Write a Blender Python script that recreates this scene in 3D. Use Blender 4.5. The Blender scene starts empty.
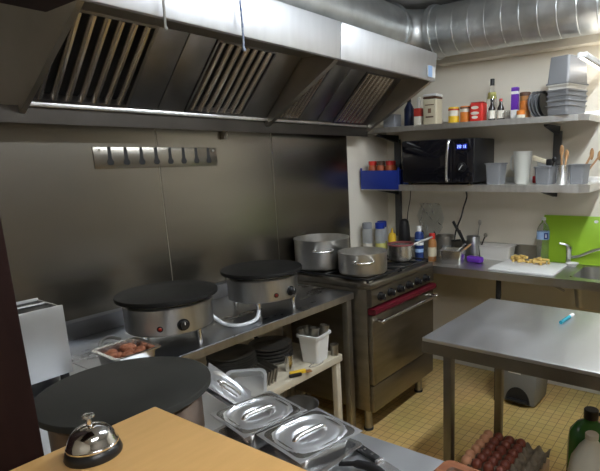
import bpy, bmesh, math, random
from math import sin, cos, pi, radians as RD
from mathutils import Vector, Matrix
random.seed(7)
S = bpy.context.scene
COL = S.collection

# ------------------------------------------------------------------ materials
def mat(name, col, rough=0.5, metal=0.0, trans=0.0, ior=1.45, emit=0.0, spec=0.5, coat=0.0, alpha=1.0):
    m = bpy.data.materials.new(name); m.use_nodes = True
    b = m.node_tree.nodes['Principled BSDF']
    b.inputs['Base Color'].default_value = (*col, 1)
    b.inputs['Roughness'].default_value = rough
    b.inputs['Metallic'].default_value = metal
    b.inputs['Transmission Weight'].default_value = trans
    b.inputs['IOR'].default_value = ior
    b.inputs['Specular IOR Level'].default_value = spec
    b.inputs['Coat Weight'].default_value = coat
    b.inputs['Alpha'].default_value = alpha
    if emit:
        b.inputs['Emission Color'].default_value = (*col, 1)
        b.inputs['Emission Strength'].default_value = emit
    return m

def noisy(name, c1, c2, scale=8.0, rough=0.5, metal=0.0, stretch=(1, 1, 1), r2=None, bump=0.0, detail=4.0, spec=0.5):
    m = mat(name, c1, rough, metal, spec=spec); nt = m.node_tree; N = nt.nodes; L = nt.links
    b = N['Principled BSDF']
    tc = N.new('ShaderNodeTexCoord'); mp = N.new('ShaderNodeMapping'); mp.inputs['Scale'].default_value = stretch
    nz = N.new('ShaderNodeTexNoise'); nz.inputs['Scale'].default_value = scale; nz.inputs['Detail'].default_value = detail
    L.new(tc.outputs['Object'], mp.inputs['Vector']); L.new(mp.outputs['Vector'], nz.inputs['Vector'])
    cr = N.new('ShaderNodeValToRGB')
    cr.color_ramp.elements[0].position = .32; cr.color_ramp.elements[1].position = .7
    cr.color_ramp.elements[0].color = (*c1, 1); cr.color_ramp.elements[1].color = (*c2, 1)
    L.new(nz.outputs['Fac'], cr.inputs['Fac']); L.new(cr.outputs['Color'], b.inputs['Base Color'])
    if r2 is not None:
        mr = N.new('ShaderNodeMapRange'); mr.inputs['From Min'].default_value = .3; mr.inputs['From Max'].default_value = .7
        mr.inputs['To Min'].default_value = rough; mr.inputs['To Max'].default_value = r2
        L.new(nz.outputs['Fac'], mr.inputs['Value']); L.new(mr.outputs['Result'], b.inputs['Roughness'])
    if bump:
        bp = N.new('ShaderNodeBump'); bp.inputs['Strength'].default_value = bump; bp.inputs['Distance'].default_value = .01
        L.new(nz.outputs['Fac'], bp.inputs['Height']); L.new(bp.outputs['Normal'], b.inputs['Normal'])
    return m

M = {}
M['steel_wall'] = noisy('brushed steel sheet', (.285, .262, .222), (.30, .276, .235), 3.0, .27, 1.0, (1, 1, 5))
M['room_shade_paint'] = noisy('wall paint with room shade', (.20, .18, .15), (.24, .215, .18), 2.0, .7)  # colour darkened to stand for the unlit dining room in steel reflections
M['steel_hood_reflect'] = noisy('worktop steel with hood reflection', (.31, .32, .345), (.37, .38, .40), 3.0, .26, 1.0, (1.5, 3, 1), .36)  # darker copy of the worktop steel, the dark hood's reflection in its colour
M['steel_leg'] = noisy('table leg steel', (.20, .19, .175), (.26, .245, .225), 6.0, .38, 1.0, (1, 1, 1), .46)
M['griddle_body'] = noisy('griddle body with counter reflection', (.13, .09, .065), (.22, .16, .12), 6.0, .4, 1.0, (1, 1, 1), .5)  # brown of the reflected counter put into the steel's colour
M['rail_dark'] = mat('grey painted rail', (.09, .09, .088), .5)
M['steel'] = noisy('stainless steel', (.50, .50, .49), (.60, .60, .585), 6.0, .28, 1.0, (6, 1, 1), .38)
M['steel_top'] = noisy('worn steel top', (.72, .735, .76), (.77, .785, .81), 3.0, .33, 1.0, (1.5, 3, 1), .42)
M['steel_dull'] = noisy('dull steel', (.34, .32, .28), (.44, .42, .37), 9.0, .38, 1.0, (1, 1, 1), .5)
M['oven_steel'] = noisy('oven steel', (.235, .21, .17), (.29, .26, .215), 5.0, .32, 1.0, (1, 1, 6), .44)
M['hood_face'] = noisy('hood face steel', (.80, .81, .83), (.86, .87, .89), 5.0, .42, 1.0, (5, 1, 1), .50)
M['hood_dark'] = noisy('darker hood steel', (.37, .34, .285), (.44, .405, .35), 6.0, .38, 1.0, (1, 1, 1), .5)  # darker, browner steel for the lips and end panels
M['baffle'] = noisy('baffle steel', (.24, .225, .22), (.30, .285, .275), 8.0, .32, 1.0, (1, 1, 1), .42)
M['slat'] = mat('baffle slat steel', (.80, .75, .69), .24, 1.0)
M['gutter'] = noisy('gutter steel', (.075, .068, .06), (.10, .09, .08), 6.0, .46, 1.0, (1, 1, 1), .5)
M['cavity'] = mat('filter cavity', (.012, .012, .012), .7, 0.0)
M['chrome'] = mat('chrome', (.78, .78, .78), .10, 1.0)
M['polish'] = mat('polished steel', (.74, .74, .74), .25, 1.0)
M['lid_steel'] = mat('satin lid steel', (.84, .85, .87), .40, 1.0)
M['alu'] = noisy('aluminium pot', (.55, .54, .51), (.68, .665, .63), 14.0, .32, 1.0, (1, 1, 1), .45)
M['duct'] = noisy('galvanised duct', (.58, .60, .60), (.74, .755, .75), 10.0, .34, 1.0, (1, 1, 1), .48)
M['iron'] = noisy('seasoned iron plate', (.008, .008, .0075), (.014, .0135, .0125), 7.0, .55, 0.0, (1, 1, 1), .66, .05, 4.0, .22)
M['iron_worn'] = noisy('worn iron plate', (.018, .018, .016), (.042, .042, .037), 4.5, .5, 0.0, (1, 1, 1), .66, .05, 4.0, .25)
M['black'] = mat('black plastic', (.012, .012, .013), .35)
M['black_matte'] = mat('matte black', (.016, .016, .016), .6)
M['black_gloss'] = mat('black glass', (.006, .006, .009), .08, coat=.4)
M['rubber'] = mat('dark rubber', (.02, .02, .02), .7)
M['paint'] = noisy('cream wall paint', (.74, .69, .585), (.79, .74, .63), 2.0, .65, 0, (1, 1, 1), None, .03)
M['ceiling'] = noisy('ceiling paint', (.40, .40, .40), (.46, .46, .46), 2.0, .8)
M['dark_wood'] = noisy('dark brown wood', (.010, .0035, .003), (.016, .006, .005), 5.0, .6, 0, (8, 8, 1), None, 0, 4.0, .15)
M['lam'] = noisy('tan laminate', (.62, .365, .13), (.67, .40, .15), 5.0, .42, 0, (2, 12, 2))
M['lam_edge'] = noisy('laminate edge', (.40, .22, .09), (.46, .26, .11), 9.0, .5)
M['board_wood'] = noisy('board wood', (.17, .062, .028), (.24, .092, .042), 7.0, .6, 0, (10, 1.5, 2), None, 0, 4.0, .2)
M['cream_wood'] = noisy('cream shelf board', (.50, .45, .34), (.58, .52, .40), 6.0, .5, 0, (1, 8, 1))
M['shelf_steel'] = noisy('shelf steel', (.72, .71, .68), (.80, .79, .76), 6.0, .42, 1.0, (1, 6, 1), .5)
M['white_pl'] = mat('white plastic', (.72, .72, .70), .4)
M['offwhite'] = mat('off white plastic', (.62, .60, .55), .4)
M['grey_pl'] = mat('grey plastic', (.27, .28, .30), .42)
M['lt_grey_pl'] = mat('light grey plastic', (.20, .205, .215), .38)
M['bin_grey'] = mat('bin grey plastic', (.235, .24, .245), .45)
M['toaster'] = noisy('toaster steel', (.42, .42, .41), (.49, .49, .48), 6.0, .42, .75, (1, 1, 1))
M['blue_pl'] = mat('blue plastic', (.012, .035, .28), .4)
M['blue_bright'] = mat('bright blue', (.02, .08, .55), .4)
M['navy'] = mat('navy', (.012, .02, .07), .4)
M['red'] = mat('red paint', (.45, .02, .02), .4)
M['red_dark'] = mat('maroon rail', (.09, .004, .011), .4)
M['rim_pink'] = mat('pinkish rim', (.22, .06, .06), .4)
M['red_cap'] = mat('red cap', (.60, .03, .02), .4)
M['orange'] = mat('orange', (.65, .20, .03), .45)
M['amber'] = mat('amber sauce', (.36, .16, .05), .3)
M['yellow'] = mat('yellow', (.75, .48, .03), .45)
M['purple'] = mat('purple plastic', (.115, .025, .33), .4)
M['teal'] = mat('teal plastic', (.02, .26, .34), .35)
M['green_board'] = noisy('lime board', (.25, .45, .015), (.33, .53, .03), 4.0, .5)
M['green_oil'] = mat('green bottle plastic', (.03, .20, .04), .25, coat=.3)
M['milky'] = mat('milky plastic', (.72, .72, .66), .35, trans=.25, ior=1.3)
M['glass'] = mat('clear glass', (.93, .95, .95), .04, trans=1.0, ior=1.45)
M['clear'] = mat('clear plastic', (.92, .95, .96), .12, trans=.95, ior=1.12)
M['frost'] = mat('frosted plastic', (.78, .80, .82), .35, trans=.75, ior=1.12)
M['brown_glass'] = mat('dark bottle glass', (.012, .006, .004), .1)
M['label'] = mat('paper label', (.70, .66, .56), .6)
M['label_red'] = mat('red label', (.42, .04, .03), .5)
M['label_blue'] = mat('blue label', (.30, .45, .70), .5)
M['label_navy'] = mat('navy label', (.015, .04, .17), .5)
M['label_yel'] = mat('pale yellow label', (.60, .58, .18), .5)
M['tin_beige'] = noisy('beige tin', (.52, .46, .33), (.60, .54, .40), 9.0, .45)
M['cardboard'] = noisy('cardboard', (.34, .22, .12), (.40, .27, .15), 6.0, .8)
M['pulp'] = noisy('egg tray pulp', (.125, .10, .072), (.175, .145, .105), 30.0, .85, 0, (1, 1, 1), None, .3)
M['egg'] = noisy('light egg', (.46, .22, .12), (.54, .27, .16), 12.0, .45)
M['egg_dark'] = noisy('dark egg', (.14, .035, .022), (.19, .05, .03), 12.0, .4)
M['meat'] = noisy('minced meat', (.20, .06, .03), (.42, .17, .09), 60.0, .5, 0, (1, 1, 1), None, .8)
M['food'] = noisy('yellow food', (.70, .46, .12), (.82, .62, .25), 40.0, .5, 0, (1, 1, 1), None, .3)
M['spice'] = noisy('chilli', (.32, .06, .02), (.50, .13, .04), 50.0, .5)
M['spoon_wood'] = noisy('spoon wood', (.36, .19, .08), (.46, .26, .12), 8.0, .6, 0, (8, 1, 1))
M['plate'] = mat('dark crockery', (.17, .165, .155), .35)
M['brown_pl'] = mat('brown', (.10, .05, .03), .5)
M['cord_blue'] = noisy('blue white cord', (.10, .16, .32), (.45, .50, .58), 90.0, .7)
M['cord_grey'] = mat('grey cord', (.30, .30, .28), .6)
M['white_cord'] = mat('white cord', (.70, .72, .74), .4)
M['lamp'] = mat('lamp tube', (.86, .93, 1.0), .5, emit=82.0)
M['lamp_dim'] = mat('lamp tube over the pass', (.95, .95, .95), .5, emit=84.0)
M['lamp_warm'] = mat('batten tube', (1.0, .93, .82), .5, emit=9.0)
M['display'] = mat('display digits', (.25, .35, 1.0), .5, emit=2.5)
M['display_bg'] = mat('display ground', (.01, .015, .12), .2)
M['knob_mark'] = mat('white mark', (.7, .7, .7), .5)
M['red_lamp'] = mat('red indicator', (.22, .02, .012), .15)

def tile_mat():
    m = mat('floor tile', (.6, .45, .2), .32); nt = m.node_tree; N = nt.nodes; L = nt.links; b = N['Principled BSDF']
    tc = N.new('ShaderNodeTexCoord'); mp = N.new('ShaderNodeMapping'); br = N.new('ShaderNodeTexBrick')
    br.offset = 0.0; br.squash = 1.0
    br.inputs['Scale'].default_value = 1.0; br.inputs['Brick Width'].default_value = .0525; br.inputs['Row Height'].default_value = .0525
    br.inputs['Mortar Size'].default_value = .0022; br.inputs['Mortar Smooth'].default_value = .4
    br.inputs['Color1'].default_value = (.60, .415, .15, 1); br.inputs['Color2'].default_value = (.68, .48, .185, 1)
    br.inputs['Mortar'].default_value = (.26, .16, .055, 1)
    L.new(tc.outputs['Object'], mp.inputs['Vector']); L.new(mp.outputs['Vector'], br.inputs['Vector'])
    nz = N.new('ShaderNodeTexNoise'); nz.inputs['Scale'].default_value = 2.2; nz.inputs['Detail'].default_value = 5
    L.new(tc.outputs['Object'], nz.inputs['Vector'])
    mx = N.new('ShaderNodeMixRGB'); mx.blend_type = 'MULTIPLY'; mx.inputs['Fac'].default_value = .35
    L.new(br.outputs['Color'], mx.inputs['Color1']); L.new(nz.outputs['Color'], mx.inputs['Color2'])
    hs = N.new('ShaderNodeHueSaturation'); hs.inputs['Value'].default_value = 1.15
    L.new(mx.outputs['Color'], hs.inputs['Color']); L.new(hs.outputs['Color'], b.inputs['Base Color'])
    bp = N.new('ShaderNodeBump'); bp.inputs['Strength'].default_value = .4; bp.inputs['Distance'].default_value = .002; bp.invert = True
    L.new(br.outputs['Fac'], bp.inputs['Height']); L.new(bp.outputs['Normal'], b.inputs['Normal'])
    return m
M['tile'] = tile_mat()

# ------------------------------------------------------------------ mesh builder
class MB:
    def __init__(s): s.bm = bmesh.new(); s.mi = 0
    def _fin(s, fs):
        for f in fs: f.material_index = s.mi
    def box(s, x0, x1, y0, y1, z0, z1, bev=0.0, seg=2):
        vs = [s.bm.verts.new(p) for p in ((x0,y0,z0),(x1,y0,z0),(x1,y1,z0),(x0,y1,z0),(x0,y0,z1),(x1,y0,z1),(x1,y1,z1),(x0,y1,z1))]
        fs = [s.bm.faces.new([vs[i] for i in q]) for q in ((0,3,2,1),(4,5,6,7),(0,1,5,4),(1,2,6,5),(2,3,7,6),(3,0,4,7))]
        s._fin(fs)
        if bev:
            es = list({e for f in fs for e in f.edges})
            r = bmesh.ops.bevel(s.bm, geom=es, offset=bev, segments=seg, profile=.5, affect='EDGES'); s._fin(r['faces'])
        return s
    def hexa(s, p, bev=0.0):   # eight points: lower four counter-clockwise, then upper four
        vs = [s.bm.verts.new(q) for q in p]
        fs = [s.bm.faces.new([vs[i] for i in q]) for q in ((0,3,2,1),(4,5,6,7),(0,1,5,4),(1,2,6,5),(2,3,7,6),(3,0,4,7))]
        s._fin(fs)
        if bev:
            es = list({e for f in fs for e in f.edges})
            r = bmesh.ops.bevel(s.bm, geom=es, offset=bev, segments=2, profile=.5, affect='EDGES'); s._fin(r['faces'])
        return s
    def prism(s, pts, a, b, axis='x'):
        """polygon pts in the plane across the axis, swept from a to b"""
        def P(u, v, w): return {'x': (w, u, v), 'y': (u, w, v), 'z': (u, v, w)}[axis]
        A = [s.bm.verts.new(P(u, v, a)) for u, v in pts]; B = [s.bm.verts.new(P(u, v, b)) for u, v in pts]
        n = len(pts); fs = [s.bm.faces.new(A), s.bm.faces.new(B[::-1])]
        for i in range(n): fs.append(s.bm.faces.new([A[i], B[i], B[(i+1) % n], A[(i+1) % n]]))
        s._fin(fs); bmesh.ops.recalc_face_normals(s.bm, faces=fs); return s
    def lathe(s, prof, c=(0,0,0), seg=32, mtx=None):
        """prof: (r,z) pairs from bottom to top; r=0 closes to a point"""
        rings = []; M4 = mtx or Matrix.Identity(4); c = Vector(c)
        for r, z in prof:
            if r < 1e-6: rings.append([s.bm.verts.new(M4 @ Vector((0,0,z)) + c)])
            else: rings.append([s.bm.verts.new(M4 @ Vector((r*cos(2*pi*i/seg), r*sin(2*pi*i/seg), z)) + c) for i in range(seg)])
        fs = []
        for a, b in zip(rings, rings[1:]):
            for i in range(seg):
                j = (i+1) % seg
                if len(a) == 1 and len(b) == 1: continue
                if len(a) == 1: fs.append(s.bm.faces.new([a[0], b[j], b[i]]))
                elif len(b) == 1: fs.append(s.bm.faces.new([a[i], a[j], b[0]]))
                else: fs.append(s.bm.faces.new([a[i], a[j], b[j], b[i]]))
        s._fin(fs); return s
    def cyl(s, p0, p1, r0, r1=None, seg=20, caps=True):
        r1 = r0 if r1 is None else r1
        p0 = Vector(p0); p1 = Vector(p1); d = p1 - p0; h = d.length
        q = Vector((0,0,1)).rotation_difference(d.normalized()).to_matrix().to_4x4()
        pr = ([(0,0)] if caps else []) + [(r0,0),(r1,h)] + ([(0,h)] if caps else [])
        return s.lathe(pr, p0, seg, q)
    def tube(s, pts, r, seg=8, smooth=3, closed=False):
        P = [Vector(p) for p in pts]
        if smooth and len(P) > 2:
            Q = []; n = len(P)
            rng = range(n) if closed else range(n-1)
            for i in rng:
                a = P[(i-1) % n] if closed or i > 0 else P[0]*2-P[1]
                b = P[i]; c = P[(i+1) % n]
                d = P[(i+2) % n] if closed or i+2 < n else P[-1]*2-P[-2]
                for k in range(smooth):
                    t = k/smooth
                    Q.append(.5*((2*b)+(c-a)*t+(2*a-5*b+4*c-d)*t*t+(3*b-a-3*c+d)*t**3))
            if not closed: Q.append(P[-1])
            P = Q
        n = len(P); rings = []; up = None
        for i in range(n):
            if closed: t = (P[(i+1) % n]-P[i-1]).normalized()
            else: t = (P[min(i+1, n-1)]-P[max(i-1, 0)]).normalized()
            if up is None:
                up = Vector((0,0,1)) if abs(t.z) < .9 else Vector((1,0,0))
            x = t.cross(up)
            if x.length < 1e-5: x = t.cross(Vector((0,1,0)))
            x.normalize(); up = x.cross(t).normalized()
            rr = r[min(i*len(r)//n, len(r)-1)] if isinstance(r, (list, tuple)) else r
            rings.append([s.bm.verts.new(P[i]+x*rr*cos(2*pi*k/seg)+up*rr*sin(2*pi*k/seg)) for k in range(seg)])
        fs = []
        pairs = list(zip(rings, rings[1:])) + ([(rings[-1], rings[0])] if closed else [])
        for a, b in pairs:
            for k in range(seg): fs.append(s.bm.faces.new([a[k], a[(k+1) % seg], b[(k+1) % seg], b[k]]))
        if not closed: fs += [s.bm.faces.new(rings[0][::-1]), s.bm.faces.new(rings[-1])]
        s._fin(fs); bmesh.ops.recalc_face_normals(s.bm, faces=fs); return s
    def ball(s, c, rx, ry=None, rz=None, seg=16):
        ry = ry or rx; rz = rz or rx; n = seg//2
        m = Matrix.Diagonal((rx, ry, rz, 1))
        return s.lathe([(sin(pi*i/n), -cos(pi*i/n)) for i in range(n+1)], c, seg, m)
    def tub(s, x, y, z0, z1, wx, wy, taper=.9, t=.004, rim=.008, rr=.2, n=6, lip=.006, rib=None):
        """open rounded-rectangular tub with a rim; wx, wy are full sizes at the top"""
        def ring(hx, hy, z):
            rad = min(hx, hy)*rr*2; out = []
            for k, (sx, sy) in enumerate(((1,1),(-1,1),(-1,-1),(1,-1))):
                for i in range(n+1):
                    a = pi/2*k + pi/2*i/n
                    out.append(s.bm.verts.new((x+sx*(hx-rad)+rad*cos(a), y+sy*(hy-rad)+rad*sin(a), z)))
            return out
        hx, hy = wx/2, wy/2; bx, by = hx*taper, hy*taper
        R = [ring(bx, by, z0)]
        if rib:
            for i in range(rib):
                f0 = (i+.15)/(rib+.5); f1 = (i+.55)/(rib+.5)
                for f, g in ((f0, 0), (f0+.02, .004), (f1, .004), (f1+.02, 0)):
                    R.append(ring(bx+(hx-bx)*f+g, by+(hy-by)*f+g, z0+(z1-z0)*f))
        R += [ring(hx, hy, z1-lip), ring(hx+rim, hy+rim, z1-lip), ring(hx+rim, hy+rim, z1), ring(hx-t, hy-t, z1), ring(bx-t, by-t, z0+t)]
        fs = [s.bm.faces.new(R[0][::-1]), s.bm.faces.new(R[-1])]
        for a, b in zip(R, R[1:]):
            for i in range(len(a)): fs.append(s.bm.faces.new([a[i], a[(i+1) % len(a)], b[(i+1) % len(a)], b[i]]))
        s._fin(fs); return s
    def mat(s, i): s.mi = i; return s
    def xf(s, m): bmesh.ops.transform(s.bm, matrix=m, verts=s.bm.verts[:]); return s
    def obj(s, name, mats, parent=None, loc=(0,0,0), rot=(0,0,0), smooth=35, label=None):
        me = bpy.data.meshes.new(name); s.bm.normal_update(); s.bm.to_mesh(me); s.bm.free()
        for m in (mats if isinstance(mats, (list, tuple)) else [mats]): me.materials.append(M[m])
        if smooth:
            me.polygons.foreach_set('use_smooth', [True]*len(me.polygons)); me.set_sharp_from_angle(angle=RD(smooth))
        o = bpy.data.objects.new(name, me); COL.objects.link(o)
        o.location = loc; o.rotation_euler = rot
        if parent: o.parent = parent
        if label: o['label'] = label
        return o

def tag(o, label=None, cat=None, group=None, kind=None):
    if label: o['label'] = label
    if cat: o['category'] = cat
    if group: o['group'] = group
    if kind: o['kind'] = kind
    return o
def thing(name, label, cat, loc=(0,0,0), rz=0.0, group=None):
    o = bpy.data.objects.new(name, None); COL.objects.link(o); o.empty_display_size = .05
    o.location = loc; o.rotation_euler = (0, 0, rz)
    return tag(o, label, cat, group)
def copy_tree(o, parent=None):
    c = o.copy(); COL.objects.link(c)
    if parent: c.parent = parent
    for ch in list(o.children): copy_tree(ch, c)
    return c
ORD = ('first', 'second', 'third', 'fourth', 'fifth', 'sixth', 'seventh', 'eighth')
def struct(b, name, m, smooth=35): return tag(b.obj(name, m, smooth=smooth), kind='structure')

# ------------------------------------------------------------------ room (x: along the steel wall, y: towards it, z: up)
XE, YW, ZC = 3.49, 2.30, 2.62
struct(MB().box(-1.7, XE+.1, -2.0, YW+.1, -.08, 0), 'floor', 'tile')
struct(MB().box(-1.7, XE+.1, -2.0, YW+.1, ZC, ZC+.08), 'ceiling', 'ceiling')
struct(MB().box(-1.7, XE+.1, YW, YW+.1, 0, ZC), 'wall_left', 'paint')
struct(MB().box(XE, XE+.1, -2.0, YW, 0, ZC), 'wall_back', 'paint')
struct(MB().box(-1.7, XE+.1, -2.1, -2.0, 0, ZC), 'wall_right', 'room_shade_paint')
struct(MB().box(-1.8, -1.7, -2.1, YW+.1, 0, ZC), 'wall_front', 'paint')
struct(MB().box(XE-.015, XE, -1.9, YW, 0, .085, .003), 'baseboard_back', 'white_pl')
# dark timber of the serving hatch
struct(MB().box(.20, .338, .977, 1.09, 0, ZC-.001, .004), 'trim_1', 'dark_wood')
struct(MB().box(-.6, .455, .50, .975, 1.857, ZC, .004), 'trim_2', 'dark_wood')

# steel sheets on the left wall
for i, (a, b, w) in enumerate(((-.40, 1.478, 'beside the toaster, the widest of the three'), (1.482, 2.228, 'behind the two crepe griddles, in the middle'), (2.232, 2.962, 'behind the aluminium pots, by the cream wall'))):
    o = MB().box(a, b, YW-.006, YW-.001, .90, (2.25 if a < 0 else 1.86), .001, 1).obj('splashback_panel', 'steel_wall')
    tag(o, 'brushed steel wall sheet ' + w, 'wall panel', 'steel splashback sheets')

# ------------------------------------------------------------------ extraction hood
H = thing('extraction_hood', 'long stainless steel extraction hood over the griddles and stove', 'extractor hood', (0, 0, 1.78))
def hz(z): return z-1.78
def hood_module(x0, x1):
    b = MB()
    b.hexa([(x0, 1.615, hz(2.085)), (x1, 1.615, hz(2.085)), (x1, 1.64, hz(2.085)), (x0, 1.64, hz(2.085)),
            (x0, 1.60, hz(2.252)), (x1, 1.60, hz(2.252)), (x1, 1.625, hz(2.252)), (x0, 1.625, hz(2.252))], .006)
    f = b.obj('front_face', 'hood_face', H)
    MB().prism([(1.64, hz(2.086)), (1.64, hz(2.118)), (1.652, hz(2.118)), (1.646, hz(2.086))], x0+.012, x1-.012).obj('inner_lip', 'hood_dark', H)
    MB().box(x0+.012, x1-.012, 1.64, 1.845, hz(2.118), hz(2.132), .003).obj('front_lip', 'hood_dark', H)
    MB().box(x0, x1, 1.625, YW-.002, hz(2.235), hz(2.252), .002).obj('top_panel', 'duct', H)
    return f
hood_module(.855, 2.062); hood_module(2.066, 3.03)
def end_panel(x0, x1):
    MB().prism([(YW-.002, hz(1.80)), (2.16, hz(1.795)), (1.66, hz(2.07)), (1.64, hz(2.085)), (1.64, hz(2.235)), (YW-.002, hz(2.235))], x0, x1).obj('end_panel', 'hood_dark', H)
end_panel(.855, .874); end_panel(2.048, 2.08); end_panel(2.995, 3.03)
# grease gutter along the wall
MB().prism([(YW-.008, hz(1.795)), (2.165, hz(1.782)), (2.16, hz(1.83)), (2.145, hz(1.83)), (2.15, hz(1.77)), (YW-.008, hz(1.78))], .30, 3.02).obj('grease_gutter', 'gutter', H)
MB().box(.876, 2.99, 2.128, 2.142, hz(1.828), hz(1.846), .003).obj('filter_rail', 'steel', H)
# filters: slope from (y 2.12, z 1.845) up to (y 1.845, z 2.085)
FY0, FZ0, FY1, FZ1 = 2.125, 1.848, 1.842, 2.122
SL = Vector((0, FY1-FY0, FZ1-FZ0)); SLL = SL.length; SL.normalize(); NR = Vector((0, -SL.z, SL.y)).normalized()
if NR.z > 0: NR = -NR
def fmat(x):   # local u along x, v up the slope, w out of the filter towards the cook
    m = Matrix(((1, 0, 0, x), (0, SL.y, NR.y, FY0), (0, SL.z, NR.z, hz(FZ0)), (0, 0, 0, 1))); return m
def filt(x0, w, n):
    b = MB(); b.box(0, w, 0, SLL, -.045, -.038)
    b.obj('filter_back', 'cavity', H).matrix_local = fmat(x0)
    b = MB(); t = .012
    b.box(0, t, 0, SLL, -.03, .004); b.box(w-t, w, 0, SLL, -.03, .004)
    b.box(t, w-t, 0, t, -.03, .004); b.box(t, w-t, SLL-t, SLL, -.03, .004)
    f = b.obj('baffle_filter', 'baffle', H); f.matrix_local = fmat(x0)
    p = (w-2*t)/n
    b = MB()
    for i in range(n):
        c = t+p*(i+.5); hw = p*.235
        prof = [(c-hw, -.012), (c-hw*.85, .001), (c-hw*.4, .008), (c+hw*.4, .008), (c+hw*.85, .001), (c+hw, -.012), (c+hw*.5, -.006), (c-hw*.5, -.006)]
        b.prism([(u, v) for u, v in prof], t, SLL-t, 'y')
    b.obj('baffle_slats', 'slat', f)
def blank(x0, x1, nseam):
    b = MB(); w = x1-x0
    for i in range(nseam):
        b.box(w*i/nseam+.002, w*(i+1)/nseam-.002, 0, SLL, -.02, 0.0, .002)
    b.obj('blank_panel', 'baffle', H).matrix_local = fmat(x0)
filt(.878, .375, 7); blank(1.255, 1.525, 2); filt(1.527, .345, 7); blank(1.874, 2.046, 1)
filt(2.083, .215, 7); blank(2.30, 2.605, 2); filt(2.607, .335, 7); blank(2.944, 2.993, 1)
b = MB().box(2.905, 2.995, 1.5975, 1.603, hz(2.10), hz(2.165)); s = b.obj('inspection_sticker', 'white_pl', H, label='blue and white paper sticker')
MB().box(2.905, 2.955, 1.596, 1.5974, hz(2.10), hz(2.165)).obj('sticker_print', 'label_blue', s)

# braided cords hanging in front of the hood
for (x, z1, w, mm) in ((1.10, 2.045, 'greyish cord hanging before the first hood filter', 'cord_grey'), (1.43, 2.03, 'blue and white braided cord hanging before the second hood filter', 'cord_blue')):
    b = MB(); pts = []
    for i in range(14):
        f = i/13; pts.append((x+.006*sin(f*9), 1.585+.004*cos(f*7), ZC-(ZC-z1)*f))
    b.tube(pts, .0042, 6, 2); b.ball((x+.006*sin(9), 1.585, z1), .007)
    tag(b.obj('hanging_cord', mm), w, 'cord')

# round duct: along the back wall, elbow, then over the hood
D = thing('ventilation_duct', 'galvanised round ventilation duct running under the ceiling above the shelves', 'duct', (3.27, .6, 2.435))
R0 = .158
b = MB(); b.cyl((0, -2.5, 0), (0, 1.12, 0), R0, seg=40)
run = b.obj('straight_run', 'duct', D)
for k in range(33):
    y = -2.4+k*.108
    MB().lathe([(R0-.004, -.005), (R0+.0012, -.003), (R0+.0022, 0), (R0+.0012, .003), (R0-.004, .005)], (0, y, 0), 40, Matrix.Rotation(pi/2, 4, 'X')).obj('seam_ring', 'duct', run)
b = MB(); pts = []
for i in range(13):
    a = i/12*pi/2; pts.append((-.22+.22*cos(a), 1.14+.22*sin(a), 0))
b.tube(pts, R0-.004, 32, 0); b.obj('elbow', 'duct', D)
for sgn, (px, py, ax) in ((0, (0, 1.13, 'X')), (1, (-.23, 1.36, 'Y'))):
    MB().lathe([(R0-.01, -.02), (R0+.012, -.018), (R0+.016, 0), (R0+.012, .018), (R0-.01, .02)], (px, py, 0), 40, Matrix.Rotation(pi/2, 4, ax)).obj('coupling_collar', 'duct', D)
b = MB(); prof = []
n = 56; Lh = 1.9
for i in range(n*2+1): prof.append((R0-.002+(.003 if i % 2 else 0), Lh*i/(2*n)))
b.lathe([(0, 0)]+prof+[(0, Lh)], (-.24, 1.36, 0), 36, Matrix.Rotation(-pi/2, 4, 'Y'))
b.obj('flexible_run', 'duct', D)
MB().cyl((-.9, 1.36, -.178), (-.9, 1.36, -.10), .12, seg=28).obj('outlet_spigot', 'duct', D)
for y in (.75, -.8):
    MB().box(-.012, .012, y-.001, y+.001, R0, ZC-2.435-.001).obj('hanger_strap', 'steel', D)

tag(MB().box(3.40, XE-.001, -1.9, 1.80, 2.255, 2.312, .004).obj('cable_trunking', 'paint'), 'cream boxed pipe casing on the wall just under the round duct', 'pipe casing')

# lamps
def lamp(name, x0, x1, y, z, label, m='lamp'):
    T = thing(name, label, 'light', ((x0+x1)/2, y, z)); h = (x1-x0)/2
    MB().box(-h, h, -.055, .055, .02, ZC-z-.001, .006).obj('housing', 'white_pl', T)
    MB().box(-h+.01, h-.01, -.045, .045, -.012, .0195, .01, 3).obj('diffuser', m, T)
    return T
lamp('ceiling_light', 1.25, 2.75, .28, 2.575, 'white fluorescent ceiling light over the middle of the kitchen')
lamp('ceiling_light', -.35, .75, -.75, 2.575, 'white fluorescent ceiling light over the pass counter, behind the viewer', 'lamp_dim')
T = thing('batten_light', 'short bright fluorescent batten fixed to the wall beside the stacked tubs', 'light', (3.19, .705, 2.108))
MB().box(-.28, .298, -.036, -.0135, -.014, .014, .004).obj('housing', 'white_pl', T)
MB().cyl((-.272, 0, 0), (.29, 0, 0), .013, seg=14).obj('tube', 'lamp_warm', T)
for sx in (-.277, .291): MB().box(sx-.006, sx+.006, -.014, .014, -.014, .014, .003).obj('lamp_holder', 'white_pl', T)

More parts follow.
